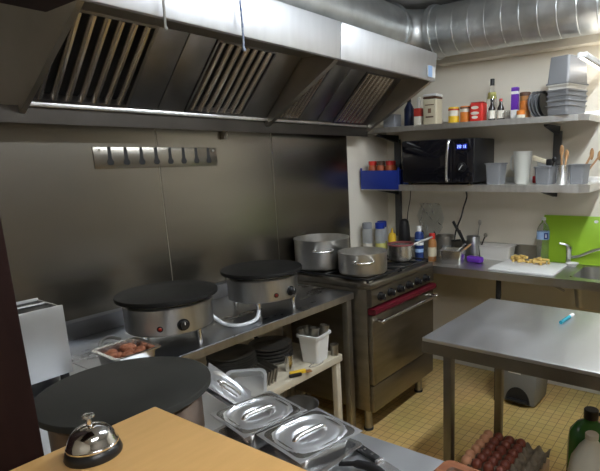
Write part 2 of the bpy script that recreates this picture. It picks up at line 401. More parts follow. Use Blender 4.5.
# hook rail on the steel wall
HR = thing('hook_rail', 'steel rail of dark keyhole slots fixed on the steel wall', 'rail', (1.495, YW-.006, 1.645))
b = MB(); b.box(-.325, .325, -.005, 0, -.047, .047, .002); b.obj('rail_plate', 'steel_wall', HR)
for i in range(8):
    x = -.325+.07+i*.075; b = MB()
    b.prism([(x-.007, .0465), (x+.007, .0465), (x+.009, -.006), (x+.015, -.014), (x+.015, -.024), (x+.008, -.032), (x-.008, -.032), (x-.015, -.024), (x-.015, -.014), (x-.009, -.006)], -.0058, -.0052, 'y')
    b.obj('slot', 'black_matte', HR)
for x in (-.30, .30): MB().cyl((x, -.009, .032), (x, -.005, .032), .006, seg=10).obj('screw', 'steel_dull', HR)
tag(MB().box(1.86, 1.885, YW-.03, YW-.006, 1.735, 1.775, .002).cyl((1.872, YW-.04, 1.758), (1.872, YW-.028, 1.758), .009, seg=12).obj('wall_clip', 'steel_dull'), 'small steel clip on the wall under the hood, beside the hook rail', 'clip')

# ------------------------------------------------------------------ pass counter and bell
pc = thing('pass_counter', 'tan wood-look pass counter in the foreground with the bell on it', 'counter', (.27, -.1, 0))
MB().box(-.22, .282, -.9, 1.073, 1.065, 1.10, .003).obj('counter_top', 'lam', pc)
MB().box(-.20, -.04, -.88, 1.06, 0, 1.064, .003).obj('counter_body', 'dark_wood', pc)
bell = thing('service_bell', 'chrome dome call bell with push button on the tan counter', 'bell', (.385, .897, 1.10))
MB().lathe([(0, 0), (.046, 0), (.047, .004), (.044, .014), (.040, .018), (0, .018)], seg=40).obj('bell_base', 'black', bell)
MB().lathe([(.0405, .019), (.042, .0195), (.042, .0225), (.0405, .024), (.0385, .032), (.0335, .043), (.026, .051), (.016, .0565), (.006, .058), (0, .0582)], seg=48).obj('bell_dome', 'chrome', bell)
MB().lathe([(0, .057), (.005, .057), (.0045, .064), (.0035, .070), (.004, .0705), (.0095, .072), (.0105, .0745), (.0095, .077), (.004, .0785), (0, .0785)], seg=24).obj('push_button', 'chrome', bell)

# ------------------------------------------------------------------ worktops
ZT = .88
def leg(name, x, y, z1, r, parent, m='steel_dull'):
    return MB().box(x-r, x+r, y-r, y+r, .012, z1, .003).mat(1).cyl((x, y, 0), (x, y, .014), r*1.15, seg=16).obj(name, [m, 'rubber'], parent)
cw = thing('corner_worktop', 'steel corner worktop carrying the nearest griddle and lidded pans', 'worktop', (.67, 1.0, 0))
def slab(x0, x1, y0, y1, parent, name, m, drop=.038):
    b = MB(); b.box(x0, x1, y0, y1, ZT-.004, ZT, .0015, 1)
    t = .0025
    b.mat(1).box(x0, x1, y0, y0+t, ZT-drop, ZT-.0041).mat(0); b.box(x0, x1, y1-t, y1, ZT-drop, ZT-.0041)  # front strip in separate steel, its tone standing in for reflected light
    b.box(x0, x0+t, y0+t, y1-t, ZT-drop, ZT-.0041); b.box(x1-t, x1, y0+t, y1-t, ZT-drop, ZT-.0041)
    b.box(x0+t, x1-t, y0+t, y1-t, ZT-drop, ZT-drop+.003)
    return b.obj(name, [m, 'steel'], parent)
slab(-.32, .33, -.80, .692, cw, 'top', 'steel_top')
for x in (-.28, .29):
    for y in (-.74, .62): leg('leg', x, y, ZT-.038, .02, cw)
MB().box(-.28, .29, -.74, .62, .28, .30, .003).obj('lower_shelf', 'steel_dull', cw)

def upstand(x0, x1, parent):
    MB().prism([(YW-.0052, ZT+.001), (YW-.022, ZT+.001), (YW-.022, ZT+.075), (YW-.0052, ZT+.085)], x0, x1).obj('upstand', 'steel_hood_reflect', parent)
lw = thing('left_worktop', 'short steel worktop under the toaster in the corner', 'worktop', (0, 0, 0)); lw.name = 'steel_worktop'
slab(.25, .834, 1.697, YW-.001, lw, 'top', 'steel_hood_reflect'); upstand(.25, .834, lw)
for x in (.29, .79): leg('leg', x, 2.2, ZT-.038, .02, lw)
for x in (.29, .79): leg('leg', x, 1.76, ZT-.038, .02, lw)
mw = thing('steel_worktop', 'long steel worktop against the wall under the two round griddles', 'worktop', (0, 0, 0))
slab(.836, 2.205, 1.70, YW-.001, mw, 'top', 'steel_hood_reflect'); upstand(.836, 2.205, mw)
for x in (.88, 2.180):
    for y in (1.735, 2.22): leg('leg', x, y, ZT-.038, .02, mw, 'steel_dull')

# low shelf table under the worktop
us = thing('low_shelf', 'cream low shelf under the steel worktop holding plates and utensils', 'shelf', (1.5, 1.95, 0))
MB().box(-.58, .575, -.255, .27, .515, .555, .004).obj('shelf_board', 'cream_wood', us)
for x in (-.55, .55):
    for y in (-.225, .24): MB().box(x-.018, x+.018, y-.018, y+.018, 0, .514, .003).obj('leg', 'cream_wood', us)
MB().box(-.53, .53, -.22, .23, .14, .16, .003).obj('lower_board', 'cream_wood', us)
ZS = .555

# ------------------------------------------------------------------ crepe griddles
def griddle(loc, label, aim, worn, dz=0.0):
    T = thing('crepe_griddle', label, 'griddle', loc, 0, 'round crepe griddles')
    b = MB(); b.lathe([(0, .193), (.15, .193), (.193, .195), (.1995, .199), (.2005, .209), (.1985, .214), (.194, .2155), (0, .2162)], seg=72)
    b.obj('hot_plate', 'iron_worn' if worn else 'iron', T)
    MB().lathe([(.140, .072), (.170, .072), (.173, .076), (.173, .176), (.168, .182), (.150, .183), (.150, .1925)], seg=64).obj('housing', 'griddle_body' if worn else 'steel', T)  # near housing takes the steel with the counter's reflection painted in
    MB().lathe([(0, .071), (.160, .071), (.160, .078), (0, .078)], seg=48).obj('bottom_plate', 'black_matte', T)
    for k in range(4):
        a = aim+pi/4+k*pi/2
        MB().cyl((.145*cos(a), .145*sin(a), 0), (.145*cos(a), .145*sin(a), .072), .011, .013, 14).obj('foot', 'polish', T)
    d = aim+.26; e = aim-.24
    def at(a, r, z): return (r*cos(a), r*sin(a), z)
    b = MB(); b.cyl(at(d, .172, .110), at(d, .177, .110), .024, seg=24); b.cyl(at(d, .177, .110), at(d, .196, .110), .018, .016, 24)
    kn = b.obj('control_knob', 'black', T)
    p = Vector(at(d, .197, .110)); tv = Vector((-sin(d), cos(d), 0))
    MB().tube([p+Vector((0, 0, .004)), p+Vector((0, 0, .016))], .0018, 6, 0).obj('knob_mark', 'knob_mark', kn)
    b = MB(); b.cyl(at(e, .170, .104), at(e, .175, .104), .012, seg=18); b.obj('lamp_bezel', 'black', T)
    MB().ball(at(e, .176, .104), .008, seg=12).obj('indicator_lamp', 'red_lamp', T)
    return T
gq = griddle((.608, 1.192, ZT), 'round crepe griddle nearest the counter bell, its worn plate largest in view', -2.1, True)
for o in gq.children:
    if o.name.startswith('foot'): o.scale.z = .67
    else: o.location.z = -.024
griddle((1.190, 1.895, ZT), 'round black crepe griddle on the wall worktop, beside the minced meat pan', RD(-122), False)
griddle((1.725, 1.905, ZT), 'round black crepe griddle on the wall worktop, next to the aluminium pots', RD(-99), False)
b = MB(); b.tube([(1.352, 1.90, ZT+.11), (1.40, 1.895, ZT+.05), (1.425, 1.85, ZT+.012), (1.44, 1.79, ZT+.009), (1.49, 1.765, ZT+.009), (1.55, 1.775, ZT+.012), (1.60, 1.81, ZT+.03)], .0085, 10, 5)
tag(b.obj('power_cable', 'white_cord'), 'white cable curving on the worktop between the two wall griddles', 'cable')
b = MB(); b.tube([(1.035, 2.02, ZT+.03), (.985, 2.015, ZT+.055), (.935, 1.98, ZT+.05), (.915, 1.92, ZT+.02), (.95, 1.87, ZT+.008), (1.0, 1.86, ZT+.008)], .0065, 10, 5)
tag(b.obj('power_cable', 'cord_grey'), 'beige cable looped behind the minced meat pan', 'cable')

# ------------------------------------------------------------------ toaster
T = thing('toaster', 'silver box toaster with dark slot top, beside the dark post', 'toaster', (.60, 1.93, ZT))
b = MB(); b.box(-.165, .165, -.095, -.088, .03, .272, .003); b.box(-.165, .165, .088, .095, .03, .272, .003)
b.box(-.165, -.158, -.088, .088, .03, .268, .002); b.box(.158, .165, -.088, .088, .03, .266, .002); b.box(-.158, .158, -.088, .088, .03, .04)
b.obj('casing', 'toaster', T)
b = MB(); b.box(-.157, .157, -.087, .087, .22, .262); b.obj('slot_bed', 'black_matte', T)
for y in (.02,): MB().box(-.157, .157, y-.008, y+.008, .2625, .268, .003).obj('slot_rail', 'toaster', T)
for x in (-.14, .145):
    for y in (-.07, .07): MB().cyl((x, y, 0), (x, y, .03), .014, seg=14).obj('foot', 'rubber', T)
MB().box(-.02, .02, -.115, -.095, .19, .21, .004).obj('lever', 'black', T)

# ------------------------------------------------------------------ pan of minced meat
T = thing('food_pan', 'small steel food pan of minced meat on the worktop by the griddle', 'food pan', (.925, 1.772, ZT), RD(-2))
MB().tub(0, 0, .001, .075, .150, .165, .88, .002, .013, .12, lip=.003).obj('pan', 'polish', T)
b = MB()
r_ = random.Random(3)
for i in range(26):
    x, y = r_.uniform(-.05, .05), r_.uniform(-.058, .058); q = r_.uniform(.012, .021)
    b.ball((x, y, .05+r_.uniform(0, .010)), q, q*r_.uniform(.7, 1.1), q*.7, 10)
b.box(-.062, .062, -.068, .068, .02, .05, .01)
tag(b.obj('minced_meat', 'meat', None, (.925, 1.772, ZT), (0, 0, RD(-2))), 'brown minced meat heaped in the small steel pan', 'meat', None, 'stuff')

# ------------------------------------------------------------------ lidded gastronorm pans
def se(u, v, n=3.2): return (abs(u)**n+abs(v)**n)**(1/n)
def lid_mesh(wx=.190, wy=.182, nseg=44):
    b = MB(); bm = b.bm
    def hgt(u, v):
        r = se(u, v, 2.6)
        if r > .90: z = 0
        elif r > .84: z = .0035*sin((.90-r)/.06*pi/2)
        elif r > .76: z = .0035-.0085*(.84-r)/.08
        else: z = -.005+.003*min(1, (.76-r)/.12)
        q = math.hypot(u*1.05, v*1.20)            # recessed round dish under the handle
        if q < .50: z -= .012*min(1, (.50-q)/.14)
        return z
    g = [[bm.verts.new((wx/2*(-1+2*i/nseg), wy/2*(-1+2*j/nseg), hgt(-1+2*i/nseg, -1+2*j/nseg))) for j in range(nseg+1)] for i in range(nseg+1)]
    for i in range(nseg):
        for j in range(nseg): bm.faces.new([g[i][j], g[i+1][j], g[i+1][j+1], g[i][j+1]])
    # underside
    g2 = [[bm.verts.new(v.co-Vector((0, 0, .0016))) for v in row] for row in g]
    for i in range(nseg):
        for j in range(nseg): bm.faces.new([g2[i][j], g2[i][j+1], g2[i+1][j+1], g2[i+1][j]])
    e = [g[i][0] for i in range(nseg+1)]+[g[nseg][j] for j in range(1, nseg+1)]+[g[i][nseg] for i in range(nseg-1, -1, -1)]+[g[0][j] for j in range(nseg-1, 0, -1)]
    f = [g2[i][0] for i in range(nseg+1)]+[g2[nseg][j] for j in range(1, nseg+1)]+[g2[i][nseg] for i in range(nseg-1, -1, -1)]+[g2[0][j] for j in range(nseg-1, 0, -1)]
    for i in range(len(e)): bm.faces.new([e[i], f[i], f[(i+1) % len(e)], e[(i+1) % len(e)]])
    return b
LH = 0
def lid(loc, label, rz, tilt=None):
    T = thing('pan_lid', label, 'lid', loc, rz, 'square steel pan lids')
    if tilt is not None: T.rotation_euler = tilt
    lid_mesh().obj('lid_plate', 'lid_steel', T, smooth=60)
    b = MB(); b.tube([(-.048, 0, -.010), (-.040, 0, .000), (-.022, 0, .003), (.022, 0, .003), (.040, 0, .000), (.048, 0, -.010)], .0075, 12, 4)
    b.xf(Matrix.Diagonal((1, 1.15, 1, 1))).obj('handle', 'polish', T)
    return T
def pan(loc, label, rz, z1=.064):
    T = thing('food_pan', label, 'food pan', loc, rz, 'square steel pans under lids')
    MB().tub(0, 0, .001, z1, .150, .146, .90, .002, .012, .14, lip=.003).obj('pan', 'polish', T)
    return T
AZ = RD(-11)
pan((.840, .802, ZT+.004), 'steel food pan under the lid nearest the knife', AZ); pan((.848, .993, ZT+.004), 'steel food pan under the lid next to the leaning lid', AZ)
lid((.840, .802, ZT+.0675), 'square steel pan lid with recessed handle, the one beside the knife', AZ)
lid((.848, .993, ZT+.0675), 'square steel pan lid with recessed handle, between the other lid and the clear box', AZ)
tag(MB().tub(0, 0, 0, .022, .165, .36, .96, .002, .010, .08, lip=.003).obj('steel_tray', 'polish', None, (.846, .896, ZT), (0, 0, RD(-2))), 'shallow steel tray under the two lidded pans', 'tray')
e2 = Vector((.545, -.468, -.697)).normalized(); e1 = Vector((-.66, -.75, 0)); e1 = (e1-e2*e1.dot(e2)).normalized(); nn = e1.cross(e2)
for k, lb in ((0, 'square steel pan lid leaning upright against the clear box, the upper of the two'), (1, 'square steel pan lid leaning just beneath the upper leaning lid')):
    T = lid((0, 0, 0), lb, 0)
    c = Vector((.905, 1.178, .948))-nn*.013*k
    T.matrix_world = Matrix(((e2.x, -e1.x, nn.x, c.x), (e2.y, -e1.y, nn.y, c.y), (e2.z, -e1.z, nn.z, c.z), (0, 0, 0, 1)))@Matrix.Diagonal((.86, .92, 1, 1))
T = thing('storage_box', 'clear plastic food box tipped on its side behind the leaning lids', 'box', (.968, 1.183, ZT+.046))
b = MB(); b.tub(0, 0, -.055, .0, .118, .100, .88, .002, .006, .2, lip=.004)
o = b.obj('box_body', 'frost', T); o.rotation_mode = 'QUATERNION'; o.rotation_quaternion = Vector((-.62, -.55, .56)).to_track_quat('Z', 'Y')

# knives and the chopping board on the corner worktop
def knife(loc, rz, label, Lb=.16):
    T = thing('kitchen_knife', label, 'knife', loc, rz)
    b = MB(); b.hexa([(0, -.010, 0), (.105, -.009, 0), (.105, .011, 0), (0, .014, 0), (0, -.009, .014), (.105, -.008, .014), (.105, .010, .014), (0, .013, .014)], .004)
    h = b.obj('handle', 'black', T)
    for x in (.025, .055, .085): MB().cyl((x, .001, .0135), (x, .001, .0150), .0042, seg=12).obj('rivet', 'polish', h)
    MB().box(.105, .118, -.010, .012, .002, .013, .003).obj('bolster', 'polish', T)
    MB().prism([(.118, -.014), (.118, .012), (.118+Lb*.6, .012), (.118+Lb, -.006), (.118+Lb*.8, -.013)], .005, .007, 'z').obj('blade', 'polish', T)
knife((.935, .748, ZT), RD(-105), 'black riveted kitchen knife on the steel worktop beside the pan lids')
b = MB(); b.tube([(.845, .715, ZT+.008), (.86, .672, ZT+.014), (.868, .63, ZT+.012), (.858, .57, ZT+.009)], [.006, .010, .011, .009], 12, 4)
tag(b.obj('serving_spoon', 'black'), 'black serving spoon handle lying beside the riveted knife', 'utensil')
b = MB(); Tb = thing('chopping_board', 'reddish wooden chopping board with a juice groove on the worktop edge', 'chopping board', (.862, .365, ZT), RD(-4))
def rr(hx, hy, rad, z, n=8):
    o = []
    for k, (sx, sy) in enumerate(((1,1),(-1,1),(-1,-1),(1,-1))):
        for i in range(n+1):
            a = pi/2*k+pi/2*i/n; o.append(b.bm.verts.new((sx*(hx-rad)+rad*cos(a), sy*(hy-rad)+rad*sin(a), z)))
    return o
hx, hy = .105, .135
R = [rr(hx-.004, hy-.004, .02, 0), rr(hx, hy, .022, .004), rr(hx, hy, .022, .026), rr(hx-.004, hy-.004, .020, .030), rr(hx-.026, hy-.026, .012, .030), rr(hx-.029, hy-.029, .011, .0255), rr(hx-.033, hy-.033, .010, .0255), rr(hx-.036, hy-.036, .009, .030)]
b.bm.faces.new(R[0][::-1]); b.bm.faces.new(R[-1])
for k, (p, q) in enumerate(zip(R, R[1:])):
    for i in range(len(p)):
        f = b.bm.faces.new([p[i], p[(i+1) % len(p)], q[(i+1) % len(p)], q[i]]); f.material_index = 1 if k in (4, 5, 6) else 0
b.obj('board', ['board_wood', 'brown_pl'], Tb)

# ------------------------------------------------------------------ things on the low shelf
def put(o, label, cat, group=None): return tag(o, label, cat, group)
def plate_prof(r): return [(0, 0), (r*.55, 0), (r*.62, .003), (r*.97, .016), (r, .018), (r*.985, .0195), (r*.62, .007), (r*.55, .004), (0, .004)]
for i in range(8):
    o = MB().lathe(plate_prof(.122+.001*(i % 3)), seg=48).obj('dinner_plate', 'plate', None, (1.585+.004*(i % 3), 2.03+.003*(i % 2), ZS+.0005+i*.0125))
    put(o, ('dark dinner plate on top of the plate stack under the worktop' if i == 7 else 'dark dinner plate, %s from the bottom of the low shelf stack' % ORD[i]), 'plate', 'stacked dark dinner plates')
def frypan(loc, rz, label):
    T = thing('frying_pan', label, 'frying pan', loc, rz, 'stacked dark crepe pans')
    MB().lathe([(0, 0), (.098, 0), (.114, .016), (.116, .018), (.113, .0175), (.097, .003), (0, .003)], seg=48).obj('pan', 'plate', T)
    MB().tube([(.113, 0, .014), (.14, 0, .022), (.20, 0, .03)], .008, 10, 3).obj('handle', 'black', T)
for i in range(5): frypan((1.822+.003*(i % 2), 1.985+.002*i, ZS+.001+.0185*i), RD(62+5*i), ('dark crepe pan on top of the pan pile under the worktop' if i == 4 else 'dark crepe pan, %s from the bottom of the low shelf pile' % ORD[i]))
T = thing('utensil_tub', 'white square plastic tub of utensils on the end of the low shelf', 'tub', (1.935, 1.772, ZS), RD(8))
MB().tub(0, 0, .001, .155, .128, .128, .80, .003, .009, .14, lip=.012).obj('tub', 'white_pl', T)
for i, (x, y, t) in enumerate(((-.03, -.01, .10), (.0, .02, -.12), (.028, -.018, .16), (-.012, .03, -.2))):
    o = MB().lathe([(0, 0), (.019, 0), (.026, .16), (.0245, .16), (.018, .004), (0, .004)], seg=20).obj('metal_cup', 'steel_dull', None, (1.935+x, 1.772+y, ZS+.03), (t*.6, t, 0))
    put(o, 'narrow grey metal cup in the white square tub, ' + ('towards the plates', 'at the back', 'beside the small metal cylinder', 'at the back corner')[i], 'cup', 'cups in the white tub')
o = MB().lathe([(0, 0), (.021, 0), (.021, .055), (.024, .058), (.024, .064), (.019, .064), (.019, .01), (0, .01)], seg=24).obj('metal_cylinder', 'steel_dull', None, (2.04, 1.722, ZS)); put(o, 'small grey metal cylinder at the end of the low shelf beside the tub', 'cylinder')
o = MB().lathe([(0, 0), (.022, 0), (.023, .085), (.0215, .085), (.0205, .004), (0, .004)], seg=24).obj('steel_beaker', 'polish', None, (1.755, 1.79, ZS)); put(o, 'small shiny steel beaker on the low shelf beside the yellow tool', 'beaker')
T = thing('scraper', 'yellow and black handled scraper lying on the low shelf edge', 'scraper', (1.70, 1.735, ZS), RD(-28))
MB().hexa([(0, -.012, .004), (.085, -.012, .004), (.085, .012, .004), (0, .012, .004), (0, -.010, .024), (.085, -.010, .024), (.085, .010, .024), (0, .010, .024)], .006).obj('handle', 'yellow', T)
MB().box(-.01, .055, -.032, -.013, .002, .018, .005).obj('grip', 'black', T, label='black grip')
MB().box(.085, .115, -.018, .018, .006, .010, .002).obj('blade', 'amber', T)
T = thing('wire_whisk', 'thin bent wire ring lying on the shelf in front of the tub', 'wire ring', (1.835, 1.725, ZS))
MB().tube([(0, 0, .003), (.03, .012, .003), (.075, .012, .003), (.10, -.008, .003), (.06, -.022, .003), (.02, -.018, .003)], .003, 8, 5, True).obj('ring', 'polish', T); T.name = 'wire_ring'
for i in range(5):
    o = MB().box(-.004, .004, -.07, .07, 0, .075, .002).obj('metal_tray', 'steel_dull', None, (1.535+i*.024, 1.80+.004*i, ZS+.001), (0, RD(16), RD(-12)))
    put(o, 'narrow grey metal tray on edge on the low shelf, %s from the clear box' % ORD[i], 'tray', 'trays on edge under the worktop')
o = MB().lathe([(0, 0), (.06, 0), (.10, .05), (.12, .12), (.124, .124), (.117, .12), (.097, .05), (.058, .004), (0, .004)], seg=36).obj('mixing_bowl', 'plate', None, (1.88, 1.88, .16)); put(o, 'dark round bowl on the lower board under the worktop', 'bowl')

# ------------------------------------------------------------------ stove
V = thing('gas_stove', 'stainless gas range with oven, maroon rail and bar handle', 'stove', (2.59, 1.93, 0))
SX0, SX1, SY0, SY1 = -.365, .362, -.325, .345      # half extents round the base point
MB().box(SX0, SX1, SY0+.02, SY1, .15, .895, .004).obj('body', 'oven_steel', V)
b = MB(); b.box(SX0, SX1, SY0-.01, SY1, .896, .93, .006)
top = b.obj('hob_top', 'oven_steel', V)
MB().prism([(SY0+.019, .79), (SY0-.012, .80), (SY0-.012, .895), (SY0+.019, .895)], SX0+.003, SX1-.003).obj('control_panel', 'oven_steel', V)
dr = MB().box(SX0+.004, SX1-.004, SY0-.012, SY0+.019, .325, .745, .004).obj('oven_door', 'oven_steel', V)
b = MB(); b.cyl((SX0+.05, SY0-.055, .712), (SX1-.05, SY0-.055, .712), .011, seg=16)
for x in (SX0+.045, SX1-.045): b.cyl((x, SY0-.012, .712), (x, SY0-.06, .712), .010, seg=12); b.ball((x, SY0-.058, .712), .013, seg=12)
b.obj('handle', 'polish', dr)
MB().box(SX0+.004, SX1-.004, SY0-.008, SY0+.019, .152, .318, .004).obj('bottom_panel', 'oven_steel', V)
MB().prism([(SY0+.019, .750), (SY0-.030, .752), (SY0-.036, .762), (SY0-.034, .782), (SY0-.028, .786), (SY0+.019, .786)], SX0+.006, SX1-.004).obj('maroon_rail', 'red_dark', V, label='maroon rail')
for i in range(6):
    x = SX0+.085+i*.104; b = MB()
    b.cyl((x, SY0-.013, .845), (x, SY0-.020, .845), .026, seg=24); b.cyl((x, SY0-.020, .845), (x, SY0-.042, .845), .020, .017, 24); b.box(x-.005, x+.005, SY0-.050, SY0-.040, .828, .862, .002)
    k = b.obj('knob', 'black', V)
    MB().box(x-.002, x+.002, SY0-.0515, SY0-.0502, .848, .860).obj('knob_mark', 'knob_mark', k)
for x in (SX0+.06, SX1-.06):
    for y in (SY0+.08, SY1-.06):
        MB().cyl((x, y, .012), (x, y, .15), .024, seg=18).mat(1).cyl((x, y, 0), (x, y, .013), .030, seg=18).obj('leg', ['steel_dull', 'rubber'], V)
for ix in (-1, 1):
    for iy in (-1, 1):
        cx, cy = ix*.17, .012+iy*.155
        MB().lathe([(0, .9305), (.062, .9305), (.058, .938), (.034, .941), (.030, .945), (0, .946)], (cx, cy, 0), 28).obj('burner', 'black', V)
    b = MB(); cx = ix*.178
    for yy in (-.30, .012, .325): b.box(cx-.17, cx+.17, yy-.006, yy+.006, .940, .953, .002)
    for xx in (-.165, -.055, .055, .165): b.box(cx+xx-.006, cx+xx+.006, -.30, .325, .9405, .9525, .002)
    for xx in (-.165, .165):
        for yy in (-.30, .325): b.cyl((cx+xx, yy, .9302), (cx+xx, yy, .942), .008, seg=10)
    b.obj('pan_grate', 'black', V)
ZG = .9535

def pot(loc, r, h, label, aim):
    T = thing('cooking_pot', label, 'pot', loc, 0, 'aluminium pots on the stove')
    MB().lathe([(0, 0), (r*.93, 0), (r*.985, .008), (r, .022), (r, h-.012), (r*1.02, h-.006), (r*1.02, h), (r*.98, h), (r*.975, h-.014), (r*.97, .02), (r*.93, .006), (0, .006)], seg=64).obj('pot_body', 'alu', T)
    for s in (0, pi):
        a = aim+s; e = Vector((cos(a), sin(a), 0)); t = Vector((-sin(a), cos(a), 0)); z = Vector((0, 0, h*.68))
        b = MB(); b.tube([e*(r-.002)-t*.052+z, e*(r+.022)-t*.052+z, e*(r+.038)-t*.038+z, e*(r+.040)+z, e*(r+.038)+t*.038+z, e*(r+.022)+t*.052+z, e*(r-.002)+t*.052+z], .0068, 10, 4)
        hd = b.obj('side_handle', 'polish', T)
        for sg in (-1, 1):
            q = e*(r+.001)+t*.052*sg+z; b = MB(); b.ball(q, .013, seg=12); b.obj('rivet_plate', 'polish', hd)
    return T
pot((2.42, 2.105, ZG), .173, .185, 'larger aluminium stock pot at the back of the stove, beside the steel wall', RD(-137))
pot((2.395, 1.768, ZG), .145, .128, 'lower aluminium cooking pot at the front of the stove', RD(-142))
T = thing('saucepan', 'small steel saucepan with a dull pinkish rim on the stove', 'saucepan', (2.825, 1.77, ZG), RD(-40))
MB().lathe([(0, 0), (.078, 0), (.084, .006), (.086, .10), (.084, .10), (.081, .010), (0, .008)], seg=48).obj('pan_body', 'polish', T)
MB().lathe([(.0855, .098), (.089, .101), (.089, .108), (.086, .111), (.082, .108), (.0825, .098)], seg=48).obj('rim_band', 'rim_pink', T, label='dark pinkish rim')
MB().tube([(.084, 0, .090), (.10, 0, .098), (.16, 0, .118), (.225, 0, .137)], [.006, .006, .0085, .0085, .0085, .0075], 10, 4).obj('handle', 'steel', T)

# ------------------------------------------------------------------ counter along the back wall, with sink
CX0, CX1 = 2.968, XE-.001
bc = thing('sink_counter', 'steel counter with a sink along the back wall', 'counter', (3.2, 1.0, 0))
CZ = .90
def L(x): return x-3.2
def Y(y): return y-1.0
b = MB(); b.box(L(CX0), L(CX1), Y(.735), Y(YW-.006), CZ-.004, CZ, .001, 1)
b.box(L(CX0), L(3.035), Y(-1.2), Y(.7349), CZ-.004, CZ); b.box(L(3.405), L(CX1), Y(-1.2), Y(.7349), CZ-.004, CZ); b.box(L(3.0352), L(3.4048), Y(-1.2), Y(.20), CZ-.004, CZ)
b.box(L(CX0), L(CX0)+.003, Y(-1.2), Y(YW-.006), CZ-.052, CZ-.0041)
b.obj('top', 'steel', bc)
MB().box(L(CX1)-.018, L(CX1), Y(-1.2), Y(YW-.006), CZ+.0005, CZ+.098, .003).obj('upstand', 'steel_dull', bc)
b = MB(); b.tub(L(3.22), Y(.4675), CZ-.19, CZ-.001, .355, .52, .90, .003, .006, .16, lip=.003); sk = b.obj('sink_bowl', 'steel', bc)
MB().lathe([(0, 0), (.028, 0), (.030, .003), (0, .004)], (L(3.22), Y(.4675), CZ-.186), 20).obj('drain', 'polish', sk)
MB().tube([(L(3.22), Y(.4675), CZ-.19), (L(3.22), Y(.4675), CZ-.30), (L(3.25), Y(.4675), CZ-.34), (L(3.35), Y(.4675), CZ-.34), (L(3.47), Y(.4675), CZ-.34)], .020, 12, 4).obj('waste_pipe', 'offwhite', sk)
for y in (1.168, -1.1): MB().cyl((L(3.04), Y(y), 0), (L(3.04), Y(y), CZ-.0045), .014, .017, 14).obj('leg', 'black_matte', bc)
MB().box(L(3.02), L(3.056), Y(2.05)-.018, Y(2.05)+.018, 0, CZ-.0045, .003).obj('leg', 'steel_dull', bc)
MB().tube([(L(3.05), Y(.86), CZ-.052), (L(3.05), Y(.82), CZ-.066), (L(3.06), Y(.76), CZ-.095)], .008, 8, 3).obj('sink_bracket', 'steel_dull', bc)
T = thing('mixer_tap', 'chrome mixer tap with a long swivel spout before the lime board', 'tap', (3.425, .835, CZ))
b = MB(); b.lathe([(0, 0), (.024, 0), (.024, .006), (.019, .010), (.019, .085), (.021, .09), (.021, .115), (.012, .122), (0, .123)], seg=24); b.obj('tap_body', 'polish', T)
MB().tube([(0, -.015, .045), (-.01, -.07, .06), (-.02, -.16, .105), (-.03, -.24, .125), (-.035, -.28, .118), (-.036, -.292, .10)], .009, 12, 4).obj('spout', 'steel', T)
MB().tube([(0, 0, .118), (-.01, .02, .128), (-.02, .06, .136)], .007, 10, 3).obj('lever', 'steel', T)
T = thing('white_dish', 'small white dish on the counter in front of the tap', 'dish', (3.345, .792, CZ))
MB().lathe([(0, 0), (.022, 0), (.040, .022), (.042, .024), (.039, .023), (.020, .004), (0, .004)], seg=28).obj('dish', 'white_pl', T)

# chopping boards and food
o = MB().box(-.18, .18, -.205, .205, 0, .014, .005).obj('chopping_board', 'white_pl', None, (3.178, 1.02, CZ)); tag(o, 'white plastic chopping board lying flat on the counter, yellow pieces on it', 'chopping board')
b = MB(); b.hexa([(-.006, -.20, 0), (.006, -.20, 0), (.006, .185, 0), (-.006, .185, 0), (-.006, -.20, .315), (.006, -.20, .315), (.006, .185, .315), (-.006, .185, .315)], .004)
T = thing('chopping_board', 'lime green chopping board standing against the wall behind the tap', 'chopping board', (3.432, .835, CZ+.001)); T.rotation_euler = (0, RD(7), 0)
b.obj('board', 'green_board', T)
MB().prism([(-.150+.024*cos(a*pi/8)*.55, .282+.010*sin(a*pi/8)) for a in range(16)], -.0068, -.006).obj('hanging_hole', 'white_pl', T)
T = None
rf = random.Random(11)
n = 0
for hp, (cx, cy, sx, sy, k) in enumerate(((3.30, 1.12, .035, .055, 16), (3.29, 1.03, .03, .03, 7), (3.27, .945, .045, .05, 11))):
    for i in range(k):
        x, y = cx+rf.uniform(-sx, sx), cy+rf.uniform(-sy, sy); lay = i % 3 if k > 8 else i % 2
        b = MB(); l = rf.uniform(.018, .028)
        b.box(-l, l, -.008, .008, 0, .014, .005)
        o = b.obj('food_piece', 'food', None, (x, y, CZ+.0145+lay*.013), (0, 0, rf.uniform(0, 3.1)))
        tag(o, 'yellow piece of cut food in the %s' % ('largest heap on the white board', 'small middle heap on the white board', 'heap towards the tap on the white board')[hp], 'food', ('large', 'middle', 'third')[hp]+' heap of yellow food pieces')

# things on the back counter
def bottle(name, label, cat, loc, prof, m, cap=None, lab=None, group=None):
    """prof in metres; cap (r,z0,z1,mat); lab list of (z0,z1,r,mat)"""
    T = thing(name, label, cat, loc, 0, group)
    MB().lathe(prof, seg=28).obj('body', m, T)
    if cap: MB().lathe([(0, cap[1]), (cap[0], cap[1]), (cap[0], cap[2]-.003), (cap[0]*.9, cap[2]), (0, cap[2])], seg=20).obj('cap', cap[3], T)
    for (z0, z1, r, mm) in (lab or []): MB().lathe([(r-.002, z0), (r, z0), (r, z1), (r-.002, z1)], seg=28).obj('label_band', mm, T)
    return T
T = bottle('water_bottle', 'clear plastic water bottle with a blue label standing before the lime board', 'bottle', (3.36, 1.005, CZ),
       [(0, 0), (.034, 0), (.040, .008), (.0395, .05), (.037, .056), (.0395, .062), (.0395, .15), (.041, .156), (.041, .215), (.036, .235), (.022, .262), (.013, .275), (.013, .29), (0, .29)], 'clear',
       (.0150, .288, .306, 'white_pl'), [(.162, .212, .0415, 'label_blue')])
